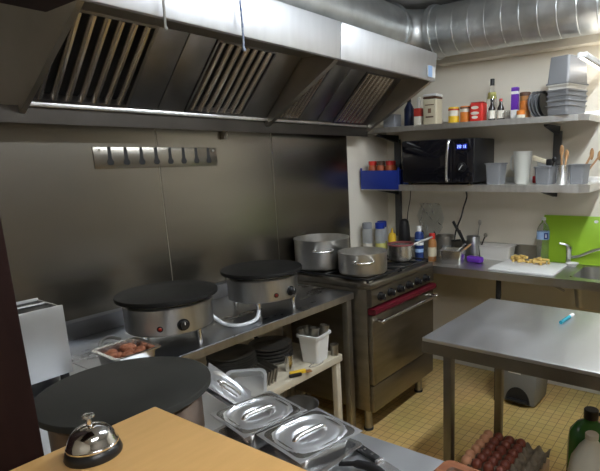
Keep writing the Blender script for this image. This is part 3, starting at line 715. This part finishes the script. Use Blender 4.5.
a = RD(-162); b = MB(); b.prism([(-.014, .166), (.014, .166), (.014, .208), (-.014, .208)], -.0006, .0006, 'y'); p = b.obj('emblem_patch', 'label_navy', T); p.location = (.0424*cos(RD(-138)), .0424*sin(RD(-138)), 0); p.rotation_euler = (0, 0, RD(-48))
b = MB(); b.prism([(-.006, .176), (.006, .176), (.002, .198), (-.003, .202)], -.0012, -.0007, 'y'); b.obj('emblem_mark', 'knob_mark', p)
T.location.x = 3.385; T.location.y = .998
o = MB().tub(0, 0, 0, .10, .12, .235, .9, .003, .006, .14, lip=.006).obj('food_box', 'offwhite', None, (3.385, 1.318, CZ)); tag(o, 'low white plastic food box against the wall behind the white board', 'box')
o = MB().box(-.028, .028, -.058, .058, 0, .042, .014, 3).obj('purple_sheath', 'purple', None, (3.20, 1.402, CZ), (0, 0, RD(-12))); tag(o, 'bright purple plastic grip lying on the counter by the utensil pot', 'utensil')
T = thing('utensil_pot', 'steel utensil pot on the back counter holding a black ladle', 'utensil pot', (3.33, 1.475, CZ))
MB().lathe([(0, 0), (.046, 0), (.047, .004), (.047, .156), (.049, .16), (.045, .16), (.044, .006), (0, .005)], seg=36).obj('pot', 'steel', T)
def stick(name, label, cat, p0, p1, r, m, head=None, hm=None, group=None):
    o = thing(name, label, cat, p0, 0, group); d = Vector(p1)-Vector(p0)
    MB().tube([(0, 0, 0), d*.5, d], r, 10, 2).obj('handle', m, o)
    if head: 
        q = d.normalized(); b = MB(); b.ball(d, head[0], head[1], head[2], 14); b.obj('head', hm or m, o)
    return o
stick('ladle', 'black ladle with a thick handle standing in the steel utensil pot', 'ladle', (3.325, 1.48, CZ+.01), (3.26, 1.60, CZ+.268), .0105, 'black')
stick('spatula', 'thin steel spatula handle standing in the steel utensil pot', 'spatula', (3.33, 1.46, CZ+.01), (3.36, 1.44, CZ+.255), .0035, 'steel_dull', (.006, .012, .022), 'steel_dull')
stick('tongs', 'dark tongs standing in the steel utensil pot beside the ladle', 'tongs', (3.345, 1.50, CZ+.01), (3.31, 1.575, CZ+.20), .008, 'black')
stick('whisk', 'small dark whisk leaning over the white food box', 'whisk', (3.352, 1.45, CZ+.02), (3.37, 1.40, CZ+.165), .005, 'black_matte', (.012, .014, .016), 'steel_dull')
T = thing('food_pan', 'steel food pan of utensils near the counter corner, beside the orange bottle', 'food pan', (3.115, 1.528, CZ), RD(10))
MB().tub(0, 0, .001, .095, .135, .155, .88, .002, .011, .13, lip=.003).obj('pan', 'polish', T)
for i, (x, y, dx, dy, mm) in enumerate(((3.09, 1.56, .10, -.09, 'polish'), (3.08, 1.53, .11, -.10, 'spoon_wood'), (3.13, 1.57, .05, -.10, 'steel'))):
    stick('serving_spoon', ('steel spoon lying in the steel food pan', 'wooden spoon lying in the steel food pan', 'long steel handle resting in the steel food pan')[i], 'spoon', (x, y, CZ+.02), (x+dx, y+dy, CZ+.125), .006, mm)
T = thing('dark_pot', 'dark steel pot behind the food pan at the counter corner', 'pot', (3.33, 1.70, CZ))
MB().lathe([(0, 0), (.066, 0), (.068, .006), (.068, .15), (.071, .154), (.066, .154), (.064, .006), (0, .006)], seg=36).obj('pot', 'steel_dull', T)
MB().tube([(-.02, -.066, .12), (-.03, -.10, .125), (-.03, -.14, .13)], .007, 8, 3).obj('handle', 'black', T)
o = MB().lathe([(0, 0), (.030, 0), (.036, .10), (.034, .10), (.028, .004), (0, .004)], seg=24).obj('glass_beaker', 'clear', None, (3.21, 1.622, CZ)); tag(o, 'clear glass beaker between the orange bottle and the steel pan', 'glass')
bottle('sauce_bottle', 'amber sauce bottle with a red cap on the back counter', 'bottle', (3.115, 1.690, CZ), [(0, 0), (.027, 0), (.031, .006), (.031, .13), (.024, .152), (.016, .158), (.016, .165), (0, .165)], 'amber', (.021, .160, .196, 'red_cap'), [(.035, .10, .0315, 'tin_beige')])
bottle('squeeze_bottle', 'navy and white bottle with a white top beside the sauce bottle', 'bottle', (3.10, 1.786, CZ), [(0, 0), (.028, 0), (.032, .006), (.032, .185), (.026, .20), (.015, .206), (.015, .212), (0, .212)], 'label_navy', (.017, .208, .245, 'white_pl'), [(.06, .085, .0326, 'label_blue'), (.11, .13, .0326, 'white_pl'), (.145, .152, .0326, 'label_blue')])
bottle('pepper_mill', 'tall rounded black container behind the saucepan', 'container', (3.20, 1.972, CZ), [(0, 0), (.044, 0), (.048, .01), (.046, .15), (.042, .22), (.034, .262), (.018, .276), (0, .278)], 'black').name = 'black_canister'
bottle('mustard_bottle', 'yellow squeeze bottle between the blue capped jars and the black container', 'bottle', (3.18, 2.065, CZ), [(0, 0), (.028, 0), (.031, .006), (.031, .14), (.024, .165), (.010, .172), (.005, .205), (0, .207)], 'yellow')
for i, (x, y, cm, lb) in enumerate(((3.07, 2.215, 'grey_pl', 'grey capped clear jar nearest the cream wall on the back counter'), (3.115, 2.13, 'blue_pl', 'blue capped clear jar next to the grey capped jar'), (3.20, 2.17, 'blue_pl', 'blue capped clear jar tucked behind its twin in the corner'))):
    bottle('spice_jar', lb, 'jar', (x, y, CZ), [(0, 0), (.034, 0), (.038, .006), (.038, .19), (.03, .205), (.03, .212), (0, .212)], 'frost', (.036, .208, .252, cm), [(.02, .10, .0385, 'label_yel' if i else 'label')])
b = MB(); rg = random.Random(5)
g = [[None]*9 for _ in range(9)]
for i in range(9):
    for j in range(9):
        u, v = i/8-.5, j/8
        g[i][j] = b.bm.verts.new((-.035*(1-4*u*u)-rg.uniform(0, .03), u*.19*(.6+.55*sin(pi*(v*.75+.1)))+rg.uniform(-.008, .008), .02+v*.25+rg.uniform(-.012, .012)))
for i in range(8):
    for j in range(8): b.bm.faces.new([g[i][j], g[i+1][j], g[i+1][j+1], g[i][j+1]])
back = [[b.bm.verts.new((.0, (i/8-.5)*.15*(.6+.55*sin(pi*(j/8*.75+.1))), .02+j/8*.25)) for j in range(9)] for i in range(9)]
for i in range(8):
    for j in range(8): b.bm.faces.new([back[i][j], back[i][j+1], back[i+1][j+1], back[i+1][j]])
ring = lambda q: [q[i][0] for i in range(9)]+[q[8][j] for j in range(1, 9)]+[q[i][8] for i in range(7, -1, -1)]+[q[0][j] for j in range(7, 0, -1)]
A, B2 = ring(g), ring(back)
for i in range(len(A)): b.bm.faces.new([A[i], B2[i], B2[(i+1) % len(A)], A[(i+1) % len(A)]])
tag(b.obj('plastic_bag', 'clear', None, (XE-.021, 1.885, CZ+.10), smooth=0), 'crumpled clear plastic bag hanging on the wall under the lower shelf', 'bag')

# ------------------------------------------------------------------ wall shelves
def shelf(name, label, x0, y0, y1, z0, z1):
    T = thing(name, label, 'shelf', (3.3, (y0+y1)/2, z1)); cy = (y0+y1)/2; h = z1-z0
    b = MB(); c = .05
    b.prism([(x0-3.3, y1-cy), (x0-3.3, y0-cy+c), (x0-3.3+c, y0-cy), (XE-3.305, y0-cy), (XE-3.305, y1-cy)], -.003, 0, 'z')
    b.prism([(x0-3.3, y1-cy), (x0-3.3, y0-cy+c), (x0-3.3+c, y0-cy), (XE-3.305, y0-cy), (XE-3.305, y0-cy+.003), (x0-3.3+c+.001, y0-cy+.003), (x0-3.3+.003, y0-cy+c+.001), (x0-3.3+.003, y1-cy)], -h, -.003, 'z')
    b.obj('shelf_plate', 'shelf_steel', T)
    MB().box(XE-3.32, XE-3.306, y0-cy, y1-cy, .0005, .035, .002).obj('back_lip', 'shelf_steel', T)
    return T, cy
SU, cyu = shelf('steel_shelf', 'upper steel wall shelf of bottles, tins and grey tubs', 3.125, .70, YW-.012, 1.797, 1.832)
SL_, cyl_ = shelf('steel_shelf', 'lower steel wall shelf carrying the microwave', 3.105, .672, YW-.012, 1.388, 1.432)
for (yy) in (.955, 2.19):
    b = MB().box(XE-.024, XE-.002, yy-.026, yy+.026, 1.434, 1.76, .002)
    if yy > 2: b.box(XE-.024, XE-.002, yy-.026, yy+.026, 1.0, 1.384, .002)
    o = b.obj('bracket_rail', 'rail_dark')
    tag(o, 'upright steel bracket rail on the wall between the shelves, ' + ('behind the utensil tubs' if yy < 1 else 'in the dark corner'), 'bracket rail', 'shelf bracket rails')
    for T, z in ((SU, 1.832), (SL_, 1.432)):
        cy = cyu if T is SU else cyl_
        MB().prism([(XE-3.31, -.041), (-.10, -.041), (-.10, -.052), (XE-3.31-.02, -.095), (XE-3.31, -.095)], yy-cy-.012, yy-cy+.012, 'y').obj('bracket_arm', 'black_matte', T)
# microwave
MZ = 1.432
mwv = thing('microwave', 'black microwave oven with a curved silver handle on the lower shelf', 'microwave', (3.245, 1.625, MZ))
MB().box(-.165, .165, -.265, .265, .014, .297, .008).obj('casing', 'black', mwv)
dd = MB().box(-.190, -.1655, -.115, .264, .018, .294, .006).obj('door', 'black_gloss', mwv)
MB().box(-.1915, -.1902, -.07, .235, .075, .250, .003).obj('door_window', 'black_gloss', dd)
b = MB(); b.tube([(-.192, -.098, .285), (-.212, -.100, .272), (-.222, -.098, .20), (-.222, -.094, .12), (-.212, -.088, .04), (-.192, -.085, .026)], .0085, 10, 4); b.obj('door_handle', 'polish', dd)
pn = MB().box(-.190, -.1655, -.264, -.117, .018, .294, .006).obj('control_panel', 'black_gloss', mwv)
dp = MB().box(-.1915, -.1902, -.225, -.145, .225, .262, .002).obj('display', 'display_bg', pn)
def seg7(ch, y, z, h, b):
    w = h*.5; t = h*.13
    S7 = {'a': (0, w, h-t, h), 'b': (w-t, w, h/2, h), 'c': (w-t, w, 0, h/2), 'd': (0, w, 0, t), 'e': (0, t, 0, h/2), 'f': (0, t, h/2, h), 'g': (0, w, h/2-t/2, h/2+t/2)}
    on = {'0': 'abcdef', '1': 'bc', '2': 'abged', '3': 'abgcd', '4': 'fgbc', '5': 'afgcd', '6': 'afgedc', '7': 'abc', '8': 'abcdefg', '9': 'abcdfg'}[ch]
    for k in on:
        q = S7[k]; b.box(-.1925, -.1917, y-q[1], y-q[0], z+q[2], z+q[3])
b = MB()
for ch, y in (('2', -.155), ('0', -.170), ('1', -.190), ('3', -.205)): seg7(ch, y, .235, .018, b)
b.box(-.1925, -.1917, -.1865, -.1845, .239, .242); b.box(-.1925, -.1917, -.1865, -.1845, .247, .250)
b.obj('clock_digits', 'display', dp)
b = MB(); b.cyl((-.190, -.19, .115), (-.2, -.19, .115), .030, seg=28); b.cyl((-.2, -.19, .115), (-.212, -.19, .115), .024, .022, 28); kb = b.obj('dial', 'black', pn)
MB().tube([(-.213, -.178, .10), (-.213, -.200, .130)], .003, 6, 0).obj('dial_mark', 'knob_mark', kb)
for x in (-.14, .14):
    for y in (-.23, .23): MB().cyl((x, y, 0), (x, y, .016), .014, seg=12).obj('foot', 'rubber', mwv)
b = MB(); b.tube([(3.39, 1.565, 1.386), (3.40, 1.56, 1.33), (3.41, 1.59, 1.25), (3.39, 1.60, 1.18), (3.38, 1.63, 1.10), (3.40, 1.66, 1.0)], .0062, 8, 5)
tag(b.obj('power_cable', 'black'), 'black power cord hanging down the wall below the microwave', 'cord')
b = MB(); b.tube([(3.45, 2.06, 1.386), (3.45, 2.065, 1.30), (3.455, 2.09, 1.20), (3.45, 2.10, 1.05), (3.44, 2.10, .905)], .0035, 8, 5)
tag(b.obj('power_cable', 'black'), 'thin dark cord hanging on the wall above the black container', 'cord')

# corner bracket shelf and the blue crate
T = thing('crate', 'blue plastic crate of spice jars on the corner of the lower shelf', 'crate', (3.243, 2.115, MZ))
b = MB(); b.box(-.14, .14, -.165, -.159, 0, .10, .002); b.box(-.14, .14, .159, .165, 0, .10, .002); b.box(-.1485, -.1425, -.165, .165, -.035, .10, .002); b.box(-.1425, -.134, -.159, .159, .02, .10, .002); b.box(.134, .14, -.159, .159, 0, .10, .002); b.box(-.134, .134, -.159, .159, 0, .005)
for x in (-.138, .138):
    for y in (-.163, .163): b.cyl((x, y, 0), (x, y, .118), .008, seg=10)
b.obj('crate_body', 'blue_pl', T)
for i, (x, y) in enumerate(((-.085, .095), (-.09, .02), (-.085, -.055), (-.01, .07), (.0, -.02))):
    bottle('spice_jar', ('spice jar with a red cap at the wall end of the blue crate', 'spice jar with a brown cap in the middle front of the blue crate', 'spice jar with a red cap in the blue crate nearest the blue bottle', 'spice jar with a brown cap at the back of the blue crate', 'spice jar with a red cap at the back of the blue crate')[i], 'jar', (3.243+x, 2.115+y, MZ+.0055), [(0, 0), (.029, 0), (.032, .005), (.032, .12), (.026, .13), (.026, .135), (0, .135)], 'spice', (.030, .132, .162, ('red_cap', 'brown_pl', 'red', 'brown_pl', 'red')[i]), None, 'spice jars in the blue crate')
bottle('blue_bottle', 'bright blue bottle with a white neck between the crate and the microwave', 'bottle', (3.15, 1.908, MZ), [(0, 0), (.030, 0), (.034, .006), (.034, .09), (.022, .115), (.014, .122), (.014, .13), (0, .13)], 'blue_bright', (.016, .126, .146, 'offwhite'))

# things on the lower shelf
def tubobj(name, label, loc, rz, wx, wy, h, m, taper=.86, rib=None, group=None, flip=False, rim=.006):
    b = MB(); b.tub(0, 0, 0, h, wx, wy, taper, .003, rim, .13, lip=.007, rib=rib)
    o = b.obj(name, m, None, loc, (0, 0, rz))
    if flip: o.rotation_euler = (pi, 0, rz)
    return tag(o, label, 'tub', group)
tubobj('plastic_tub', 'light grey plastic tub beside the microwave on the lower shelf', (3.21, 1.268, MZ), 0, .12, .105, .135, 'lt_grey_pl')
T = thing('measuring_jug', 'tall translucent white measuring jug on the lower shelf', 'jug', (3.27, 1.115, MZ))
MB().lathe([(0, 0), (.042, 0), (.046, .006), (.058, .20), (.061, .204), (.058, .205), (.055, .20), (.043, .008), (0, .006)], seg=36).obj('jug_body', 'milky', T)
MB().tube([(.03, .052, .18), (.04, .085, .17), (.04, .088, .10), (.03, .048, .06)], .006, 8, 4).obj('handle', 'milky', T)
o = MB().box(-.02, .02, -.022, .022, 0, .045, .005).obj('small_box', 'red', None, (3.36, 1.048, MZ)); tag(o, 'small dark red box behind the jug on the lower shelf', 'box')
tubobj('plastic_tub', 'grey plastic tub of brushes and spoons on the lower shelf', (3.225, .950, MZ), RD(-8), .11, .105, .108, 'lt_grey_pl')
o = MB().tub(0, 0, 0, .14, .085, .10, .9, .003, .004, .2).obj('clear_tub', 'frost', None, (3.40, 1.0, MZ)); tag(o, 'clear plastic tub standing behind the grey brush tub', 'tub')
o = MB().lathe([(0, 0), (.038, 0), (.040, .004), (.040, .112), (.042, .115), (.038, .115), (.037, .005), (0, .005)], seg=32).obj('steel_canister', 'polish', None, (3.215, .848, MZ)); tag(o, 'shiny steel canister of wooden spoons on the lower shelf', 'canister')
tubobj('plastic_tub', 'grey white round-cornered tub at the end of the lower shelf', (3.275, .762, MZ), RD(-10), .10, .095, .118, 'lt_grey_pl')
sp = (('wooden_spoon', 'tall wooden spoon in the steel canister, upright', (3.215, .85, MZ+.01), (3.235, .862, MZ+.20), .006, (.006, .013, .034)),
      ('wooden_spoon', 'wooden spoon leaning in the steel canister towards the bracket', (3.22, .84, MZ+.01), (3.245, .835, MZ+.175), .006, (.006, .013, .032)),
      ('wooden_spatula', 'wooden spatula leaning out of the end tub', (3.27, .775, MZ+.01), (3.29, .70, MZ+.175), .007, (.006, .013, .036)),
      ('wooden_spatula', 'pale wooden spatula reaching past the shelf end', (3.30, .765, MZ+.012), (3.345, .665, MZ+.165), .006, (.006, .015, .030)))
for nm, lb, p0, p1, r, hd in sp: stick(nm, lb, 'spoon' if 'spoon' in nm else 'spatula', p0, p1, r, 'spoon_wood', hd)
T = thing('pastry_brush', 'pastry brush with black collar lying across the grey brush tub', 'brush', (3.22, .975, MZ+.118))
MB().hexa([(-.012, -.03, 0), (.012, -.03, 0), (.012, .055, .03), (-.012, .055, .03), (-.012, -.03, .03), (.012, -.03, .03), (.012, .055, .058), (-.012, .055, .058)], .004).obj('bristles', 'tin_beige', T)
MB().box(-.014, .014, -.062, -.028, -.004, .034, .005).obj('collar', 'black', T)
o = stick('spatula', 'black tipped spatula standing in the grey brush tub', 'spatula', (3.225, .93, MZ+.01), (3.22, .90, MZ+.15), .006, 'black', (.008, .014, .018))

# things on the upper shelf
UZ = 1.8325
o = MB().box(-.05, .05, -.05, .05, 0, .10, .006).obj('grey_box', 'grey_pl', None, (3.30, 2.12, UZ)); tag(o, 'grey box in the shade at the hood end of the upper shelf', 'box')
bottle('dark_bottle', 'navy bottle in the shade behind the red topped box', 'bottle', (3.32, 1.985, UZ), [(0, 0), (.034, 0), (.037, .006), (.037, .13), (.016, .17), (.014, .18), (0, .18)], 'navy', (.016, .178, .198, 'black'))
T = thing('carton', 'slim carton with red top and pale front beside the beige tin', 'carton', (3.20, 1.835, UZ))
MB().box(-.026, .026, -.026, .026, 0, .115, .002).obj('box_body', 'label', T)
MB().box(-.0262, .0262, -.0262, .0262, .06, .1155, .002).obj('top_band', 'label_red', T)
MB().lathe([(0, .1155), (.013, .1155), (.013, .165), (.010, .19), (0, .19)], seg=18).obj('neck', 'offwhite', T)
T = thing('storage_tin', 'tall beige tin with a brown striped lid on the upper shelf', 'tin', (3.205, 1.728, UZ))
MB().box(-.048, .048, -.052, .052, 0, .168, .010, 3).obj('tin_body', 'tin_beige', T)
MB().box(-.0495, .0495, -.0535, .0535, .168, .182, .008, 3).obj('lid_band', 'brown_pl', T, label='brown lid band'); MB().box(-.0485, .0485, -.0525, .0525, .182, .200, .008, 3).obj('lid_top', 'white_pl', T)
o = MB(); o.box(-.0492, -.0482, -.03, .03, .045, .055); o.box(-.0492, -.0482, -.012, .012, .075, .105); o.box(-.0492, -.0482, -.034, .034, .125, .131); o.obj('printed_marks', 'brown_pl', T)
def can(label, y, r, h, m, bands, x=3.25, cat='can', group='cans on the upper shelf'):
    T = thing('food_can', label, cat, (x, y, UZ), 0, group)
    MB().lathe([(0, 0), (r*.95, 0), (r, .004), (r, h-.004), (r*.95, h), (r*.9, h-.003), (0, h-.003)], seg=32).obj('can_body', m, T)
    for (z0, z1, mm) in bands: MB().lathe([(r-.001, z0), (r+.0008, z0), (r+.0008, z1), (r-.001, z1)], seg=32).obj('label_band', mm, T)
can('yellow food can with a red and white band, beside the beige tin', 1.592, .037, .108, 'yellow', ((.05, .085, 'label'), (.086, .096, 'label_red')))
can('orange food can between the yellow can and the red tin', 1.508, .034, .108, 'orange', ((.07, .09, 'label'), (.092, .10, 'brown_pl')))
T = thing('red_tin', 'bright red rectangular tin with white marks on the upper shelf', 'tin', (3.245, 1.412, UZ))
MB().box(-.038, .038, -.046, .046, 0, .12, .010, 3).obj('tin_body', 'red_cap', T)
b = MB()
for z, w in ((.090, .026), (.055, .030), (.030, .022)):
    b.prism([(.008+w*cos(k*pi/10), z+.010*sin(k*pi/10)) for k in range(20)], -.0392, -.0382)
b.obj('white_marks', 'label', T); MB().box(-.034, .034, -.042, .042, .12, .125, .003).obj('lid', 'red', T)
bottle('syrup_bottle', 'tall clear bottle with a black cap behind the dark bottles', 'bottle', (3.36, 1.365, UZ), [(0, 0), (.030, 0), (.033, .006), (.033, .15), (.026, .185), (.013, .21), (.012, .26), (0, .26)], 'glass', (.0145, .235, .278, 'black'), [(.15, .19, .0275, 'label_yel')])
for (x, y, lb) in ((3.20, 1.300, 'small dark sauce bottle with a cream label, next to the red tin'), (3.235, 1.255, 'small dark sauce bottle with a cream label, farther from the red tin')):
    bottle('sauce_bottle', lb, 'bottle', (x, y, UZ), [(0, 0), (.019, 0), (.022, .005), (.022, .075), (.011, .10), (.009, .12), (0, .12)], 'brown_glass', (.011, .118, .134, 'red' if x > 3.21 else 'black'), [(.012, .062, .0226, 'label')], 'small dark sauce bottles')
o = MB().lathe([(0, 0), (.018, 0), (.021, .055), (.0195, .055), (.016, .004), (0, .004)], seg=24).obj('drinking_glass', 'glass', None, (3.20, 1.202, UZ)); tag(o, 'small clear glass beside the purple and white carton', 'glass')
T = thing('carton', 'tall narrow purple and white carton on the upper shelf', 'carton', (3.215, 1.155, UZ))
MB().box(-.018, .018, -.020, .020, 0, .19, .002).obj('box_body', 'white_pl', T); MB().box(-.0184, .0184, -.0204, .0204, .055, .15, .002).obj('print_band', 'purple', T); MB().box(-.0184, .0184, -.0204, .0204, .165, .19, .002).obj('top_band', 'purple', T)
bottle('coffee_jar', 'brown orange jar with a dark lid by the leaning black pans', 'jar', (3.27, 1.110, UZ), [(0, 0), (.030, 0), (.033, .006), (.033, .135), (.029, .14), (0, .14)], 'amber', (.034, .138, .162, 'brown_pl'), [(.05, .11, .0336, 'orange')])
bottle('spice_pot', 'small orange capped pot in front of the brown orange jar', 'jar', (3.165, 1.098, UZ), [(0, 0), (.024, 0), (.026, .004), (.026, .02), (0, .02)], 'label', (.026, .02, .046, 'orange'))
for i in range(4):
    T = thing('baking_tin', ('round grey baking tin leaning, the one touching the brown jar', 'round grey baking tin second from the brown jar', 'round grey baking tin third from the brown jar', 'round dark baking tin leaning nearest the stacked tubs')[i], 'baking tin', (3.262, 1.053-.021*i, UZ+.078), 0, 'leaning round baking tins')
    T.rotation_euler = (RD(90-9), 0, RD(-12))
    MB().lathe([(0, 0), (.070, 0), (.078, .016), (.080, .017), (.077, .0165), (.069, .002), (0, .002)], seg=40).obj('tin', 'grey_pl' if i < 3 else 'black', T)
# stacked tubs
TR = RD(-15)
for i in range(5):
    tubobj('plastic_tub', ('grey plastic tub nested lowest in the stack on the upper shelf' if i == 0 else 'grey nested tub %s in the upper shelf stack' % ('second from the bottom', 'in the middle', 'second from the top')[i-1] if i < 4 else 'pale nested tub topmost of the upright stack, under the upturned tub'),
           (3.215, .842, UZ+.0005+.028*i), TR, .222, .138, .056, 'offwhite' if i == 4 else 'lt_grey_pl', .93, None, 'nested grey tubs', rim=.005)
tubobj('plastic_tub', 'grey upturned tub crowning the stack on the upper shelf', (3.215, .842, UZ+.0005+.028*4+.0575+.152), TR, .224, .140, .152, 'lt_grey_pl', .88, None, None, True, .007)

# ------------------------------------------------------------------ prep table
PT = thing('prep_table', 'stainless steel prep table standing free on the tiled floor', 'table', (2.085, .35, 0), RD(-1))
TX, TY = .352, .64
b = MB(); b.box(-TX, TX, -TY, TY, .864, .868+.012, .002, 1); b.obj('table_top', 'steel_top', PT)
b = MB(); b.box(-TX, TX, TY-.003, TY, .815, .8635); b.box(-TX, TX, -TY, -TY+.003, .815, .8635); b.box(-TX, -TX+.003, -TY+.003, TY-.003, .815, .8635); b.box(TX-.003, TX, -TY+.003, TY-.003, .815, .8635); b.obj('apron', 'steel_leg', PT)
for x in (-TX+.078, TX-.06):
    for y in (-TY+.06, TY-.085):
        MB().box(x-.019, x+.019, y-.019, y+.019, .015, .83, .003).mat(1).cyl((x, y, 0), (x, y, .016), .020, seg=14).mat(0).box(x-.03, x+.03, y-.03, y+.03, .83, .8635, .002).obj('leg', ['steel_leg', 'rubber'], PT)
T = thing('marker_pen', 'teal marker pen with white end lying on the steel prep table', 'pen', (2.265, .545, .880), RD(-6.5))
MB().cyl((-.075, 0, .0085), (.025, 0, .0085), .0080, seg=16).obj('cap', 'teal', T); MB().cyl((.025, 0, .0085), (.065, 0, .0085), .0083, seg=16).obj('barrel', 'white_pl', T); 

# ------------------------------------------------------------------ pedal bin
T = thing('pedal_bin', 'grey plastic pedal bin with a white sticker under the counter', 'bin', (3.16, 1.015, 0), RD(-3))
b = MB(); b.hexa([(-.115, -.115, .004), (.115, -.115, .004), (.115, .115, .004), (-.115, .115, .004), (-.135, -.135, .43), (.135, -.135, .43), (.135, .135, .43), (-.135, .135, .43)], .022); b.obj('bin_body', 'bin_grey', T)
b = MB(); b.hexa([(-.140, -.140, .432), (.140, -.140, .432), (.140, .140, .432), (-.140, .140, .432), (-.11, -.12, .50), (.12, -.12, .50), (.12, .12, .50), (-.11, .12, .50)], .02); b.obj('bin_lid', 'bin_grey', T)
b = MB(); b.prism([(.083*cos(k*pi/14), .022+.105*sin(k*pi/14)) for k in range(15)], -.1235, -.100, 'x'); o = b.obj('pedal_recess', 'black_matte', T)
MB().box(-.150, -.1236, -.068, .068, .028, .050, .008, 3).obj('pedal', 'black', T)
b = MB(); b.hexa([(-.1275, -.02, .222), (-.1245, -.02, .222), (-.1245, .065, .222), (-.1275, .065, .222), (-.1300, -.02, .268), (-.1270, -.02, .268), (-.1270, .065, .268), (-.1300, .065, .268)]); b.obj('sticker', 'white_pl', T)

# ------------------------------------------------------------------ eggs
EX0, EY0, PIT = 1.765, .522, .0485
T = thing('egg_box', 'brown cardboard box under the egg tray beneath the prep table', 'box', (1.885, .678, 0))
MB().box(-.14, .14, -.15, .15, 0, .321, .003).obj('carton', 'cardboard', T)
NX, NY = 6, 6
tr = thing('egg_tray', 'grey pulp egg tray of brown eggs under the prep table', 'egg tray', (1.885, .678, .322))
b = MB(); bm = b.bm; n = 6*8
def eh(u, v):
    return .026+.006*cos(2*pi*u)*cos(2*pi*v)+.008*(cos(2*pi*u)+cos(2*pi*v))
wx, wy = .145, .150
g = [[None]*(n+1) for _ in range(n+1)]; g2 = [[None]*(n+1) for _ in range(n+1)]
for i in range(n+1):
    for j in range(n+1):
        u, v = i/8, j/8; x, y = -wx+2*wx*i/n, -wy+2*wy*j/n
        z = eh(u, v); g[i][j] = bm.verts.new((x, y, z)); g2[i][j] = bm.verts.new((x, y, max(0.0, z-.004)))
for i in range(n):
    for j in range(n):
        bm.faces.new([g[i][j], g[i+1][j], g[i+1][j+1], g[i][j+1]]); bm.faces.new([g2[i][j], g2[i][j+1], g2[i+1][j+1], g2[i+1][j]])
rg_ = lambda q: [q[i][0] for i in range(n+1)]+[q[n][j] for j in range(1, n+1)]+[q[i][n] for i in range(n-1, -1, -1)]+[q[0][j] for j in range(n-1, 0, -1)]
A, B2 = rg_(g), rg_(g2)
for i in range(len(A)): bm.faces.new([A[i], B2[i], B2[(i+1) % len(A)], A[(i+1) % len(A)]])
b.obj('tray_body', 'pulp', tr)
re_ = random.Random(2)
proto = None
for j in range(6):
    for i in range(6):
        yc = 5-j                                  # j counts from the far-left column of the picture
        if j > 3: continue
        x = 1.885-wx+2*wx*(i+.5)/6; y = .678-wy+2*wy*(yc+.5)/6
        if True:
            bb = MB(); bb.lathe([(.0228*sin(pi*k/10)*(1-.10*cos(pi*k/10)) if 0 < k < 10 else 0, .0285*(1-cos(pi*k/10))) for k in range(11)], seg=18)
            o = bb.obj('egg', 'egg' if j == 0 else 'egg_dark', None, (x, y, .322+.010), (re_.uniform(-.08, .08), re_.uniform(-.08, .08), 0))
        tag(o, ('light brown egg in the outer tray column, %s from the counter end' % ORD[i] if j == 0 else 'dark brown egg, %s column beside the pale eggs, %s from the counter end' % (ORD[j-1], ORD[i])), 'egg', ('light eggs in the tray' if j == 0 else 'dark eggs in the tray'))

# ------------------------------------------------------------------ jugs under the table
T = bottle('oil_jug', 'large dark green plastic jug with a black cap under the prep table', 'jug', (2.30, .425, 0), [(0, 0), (.085, 0), (.095, .012), (.095, .30), (.090, .345), (.062, .385), (.034, .402), (.030, .41), (.030, .42), (0, .42)], 'green_oil', (.033, .418, .462, 'black'))
MB().tube([(.02, -.02, .435), (.03, -.07, .43), (.05, -.10, .40), (.055, -.098, .34)], .009, 8, 4).obj('handle', 'black', T)
bottle('water_jug', 'milky white plastic jug in front of the dark green jug', 'jug', (2.075, .375, 0), [(0, 0), (.080, 0), (.088, .012), (.088, .28), (.078, .345), (.050, .40), (.028, .43), (.024, .44), (.024, .448), (0, .448)], 'milky', (.027, .444, .466, 'offwhite'))

# ------------------------------------------------------------------ camera, light
yaw, pit, rol = .60, .2115, -.0270
fw = Vector((cos(yaw)*cos(pit), sin(yaw)*cos(pit), -sin(pit))); rt = Vector((sin(yaw), -cos(yaw), 0)); up = rt.cross(fw)
r2 = rt*cos(rol)+up*sin(rol); u2 = up*cos(rol)-rt*sin(rol)
cd = bpy.data.cameras.new('camera'); cam = bpy.data.objects.new('camera', cd); COL.objects.link(cam)
cd.sensor_fit = 'HORIZONTAL'; cd.sensor_width = 36; cd.lens = 508*36/600
cd.shift_x = -(381-300)/600; cd.shift_y = (270-235.5)/600; cd.clip_start = .02
cam.matrix_world = Matrix(((r2.x, u2.x, -fw.x, 0), (r2.y, u2.y, -fw.y, 0), (r2.z, u2.z, -fw.z, 1.6), (0, 0, 0, 1)))
S.camera = cam
w = bpy.data.worlds.new('room'); w.use_nodes = True; w.node_tree.nodes['Background'].inputs[0].default_value = (.6, .65, .7, 1); w.node_tree.nodes['Background'].inputs[1].default_value = .03; S.world = w
S.view_settings.view_transform = 'Standard'; S.view_settings.look = 'None'; S.view_settings.gamma = 1; S.view_settings.exposure = 0.16
S.view_settings.use_curve_mapping = False
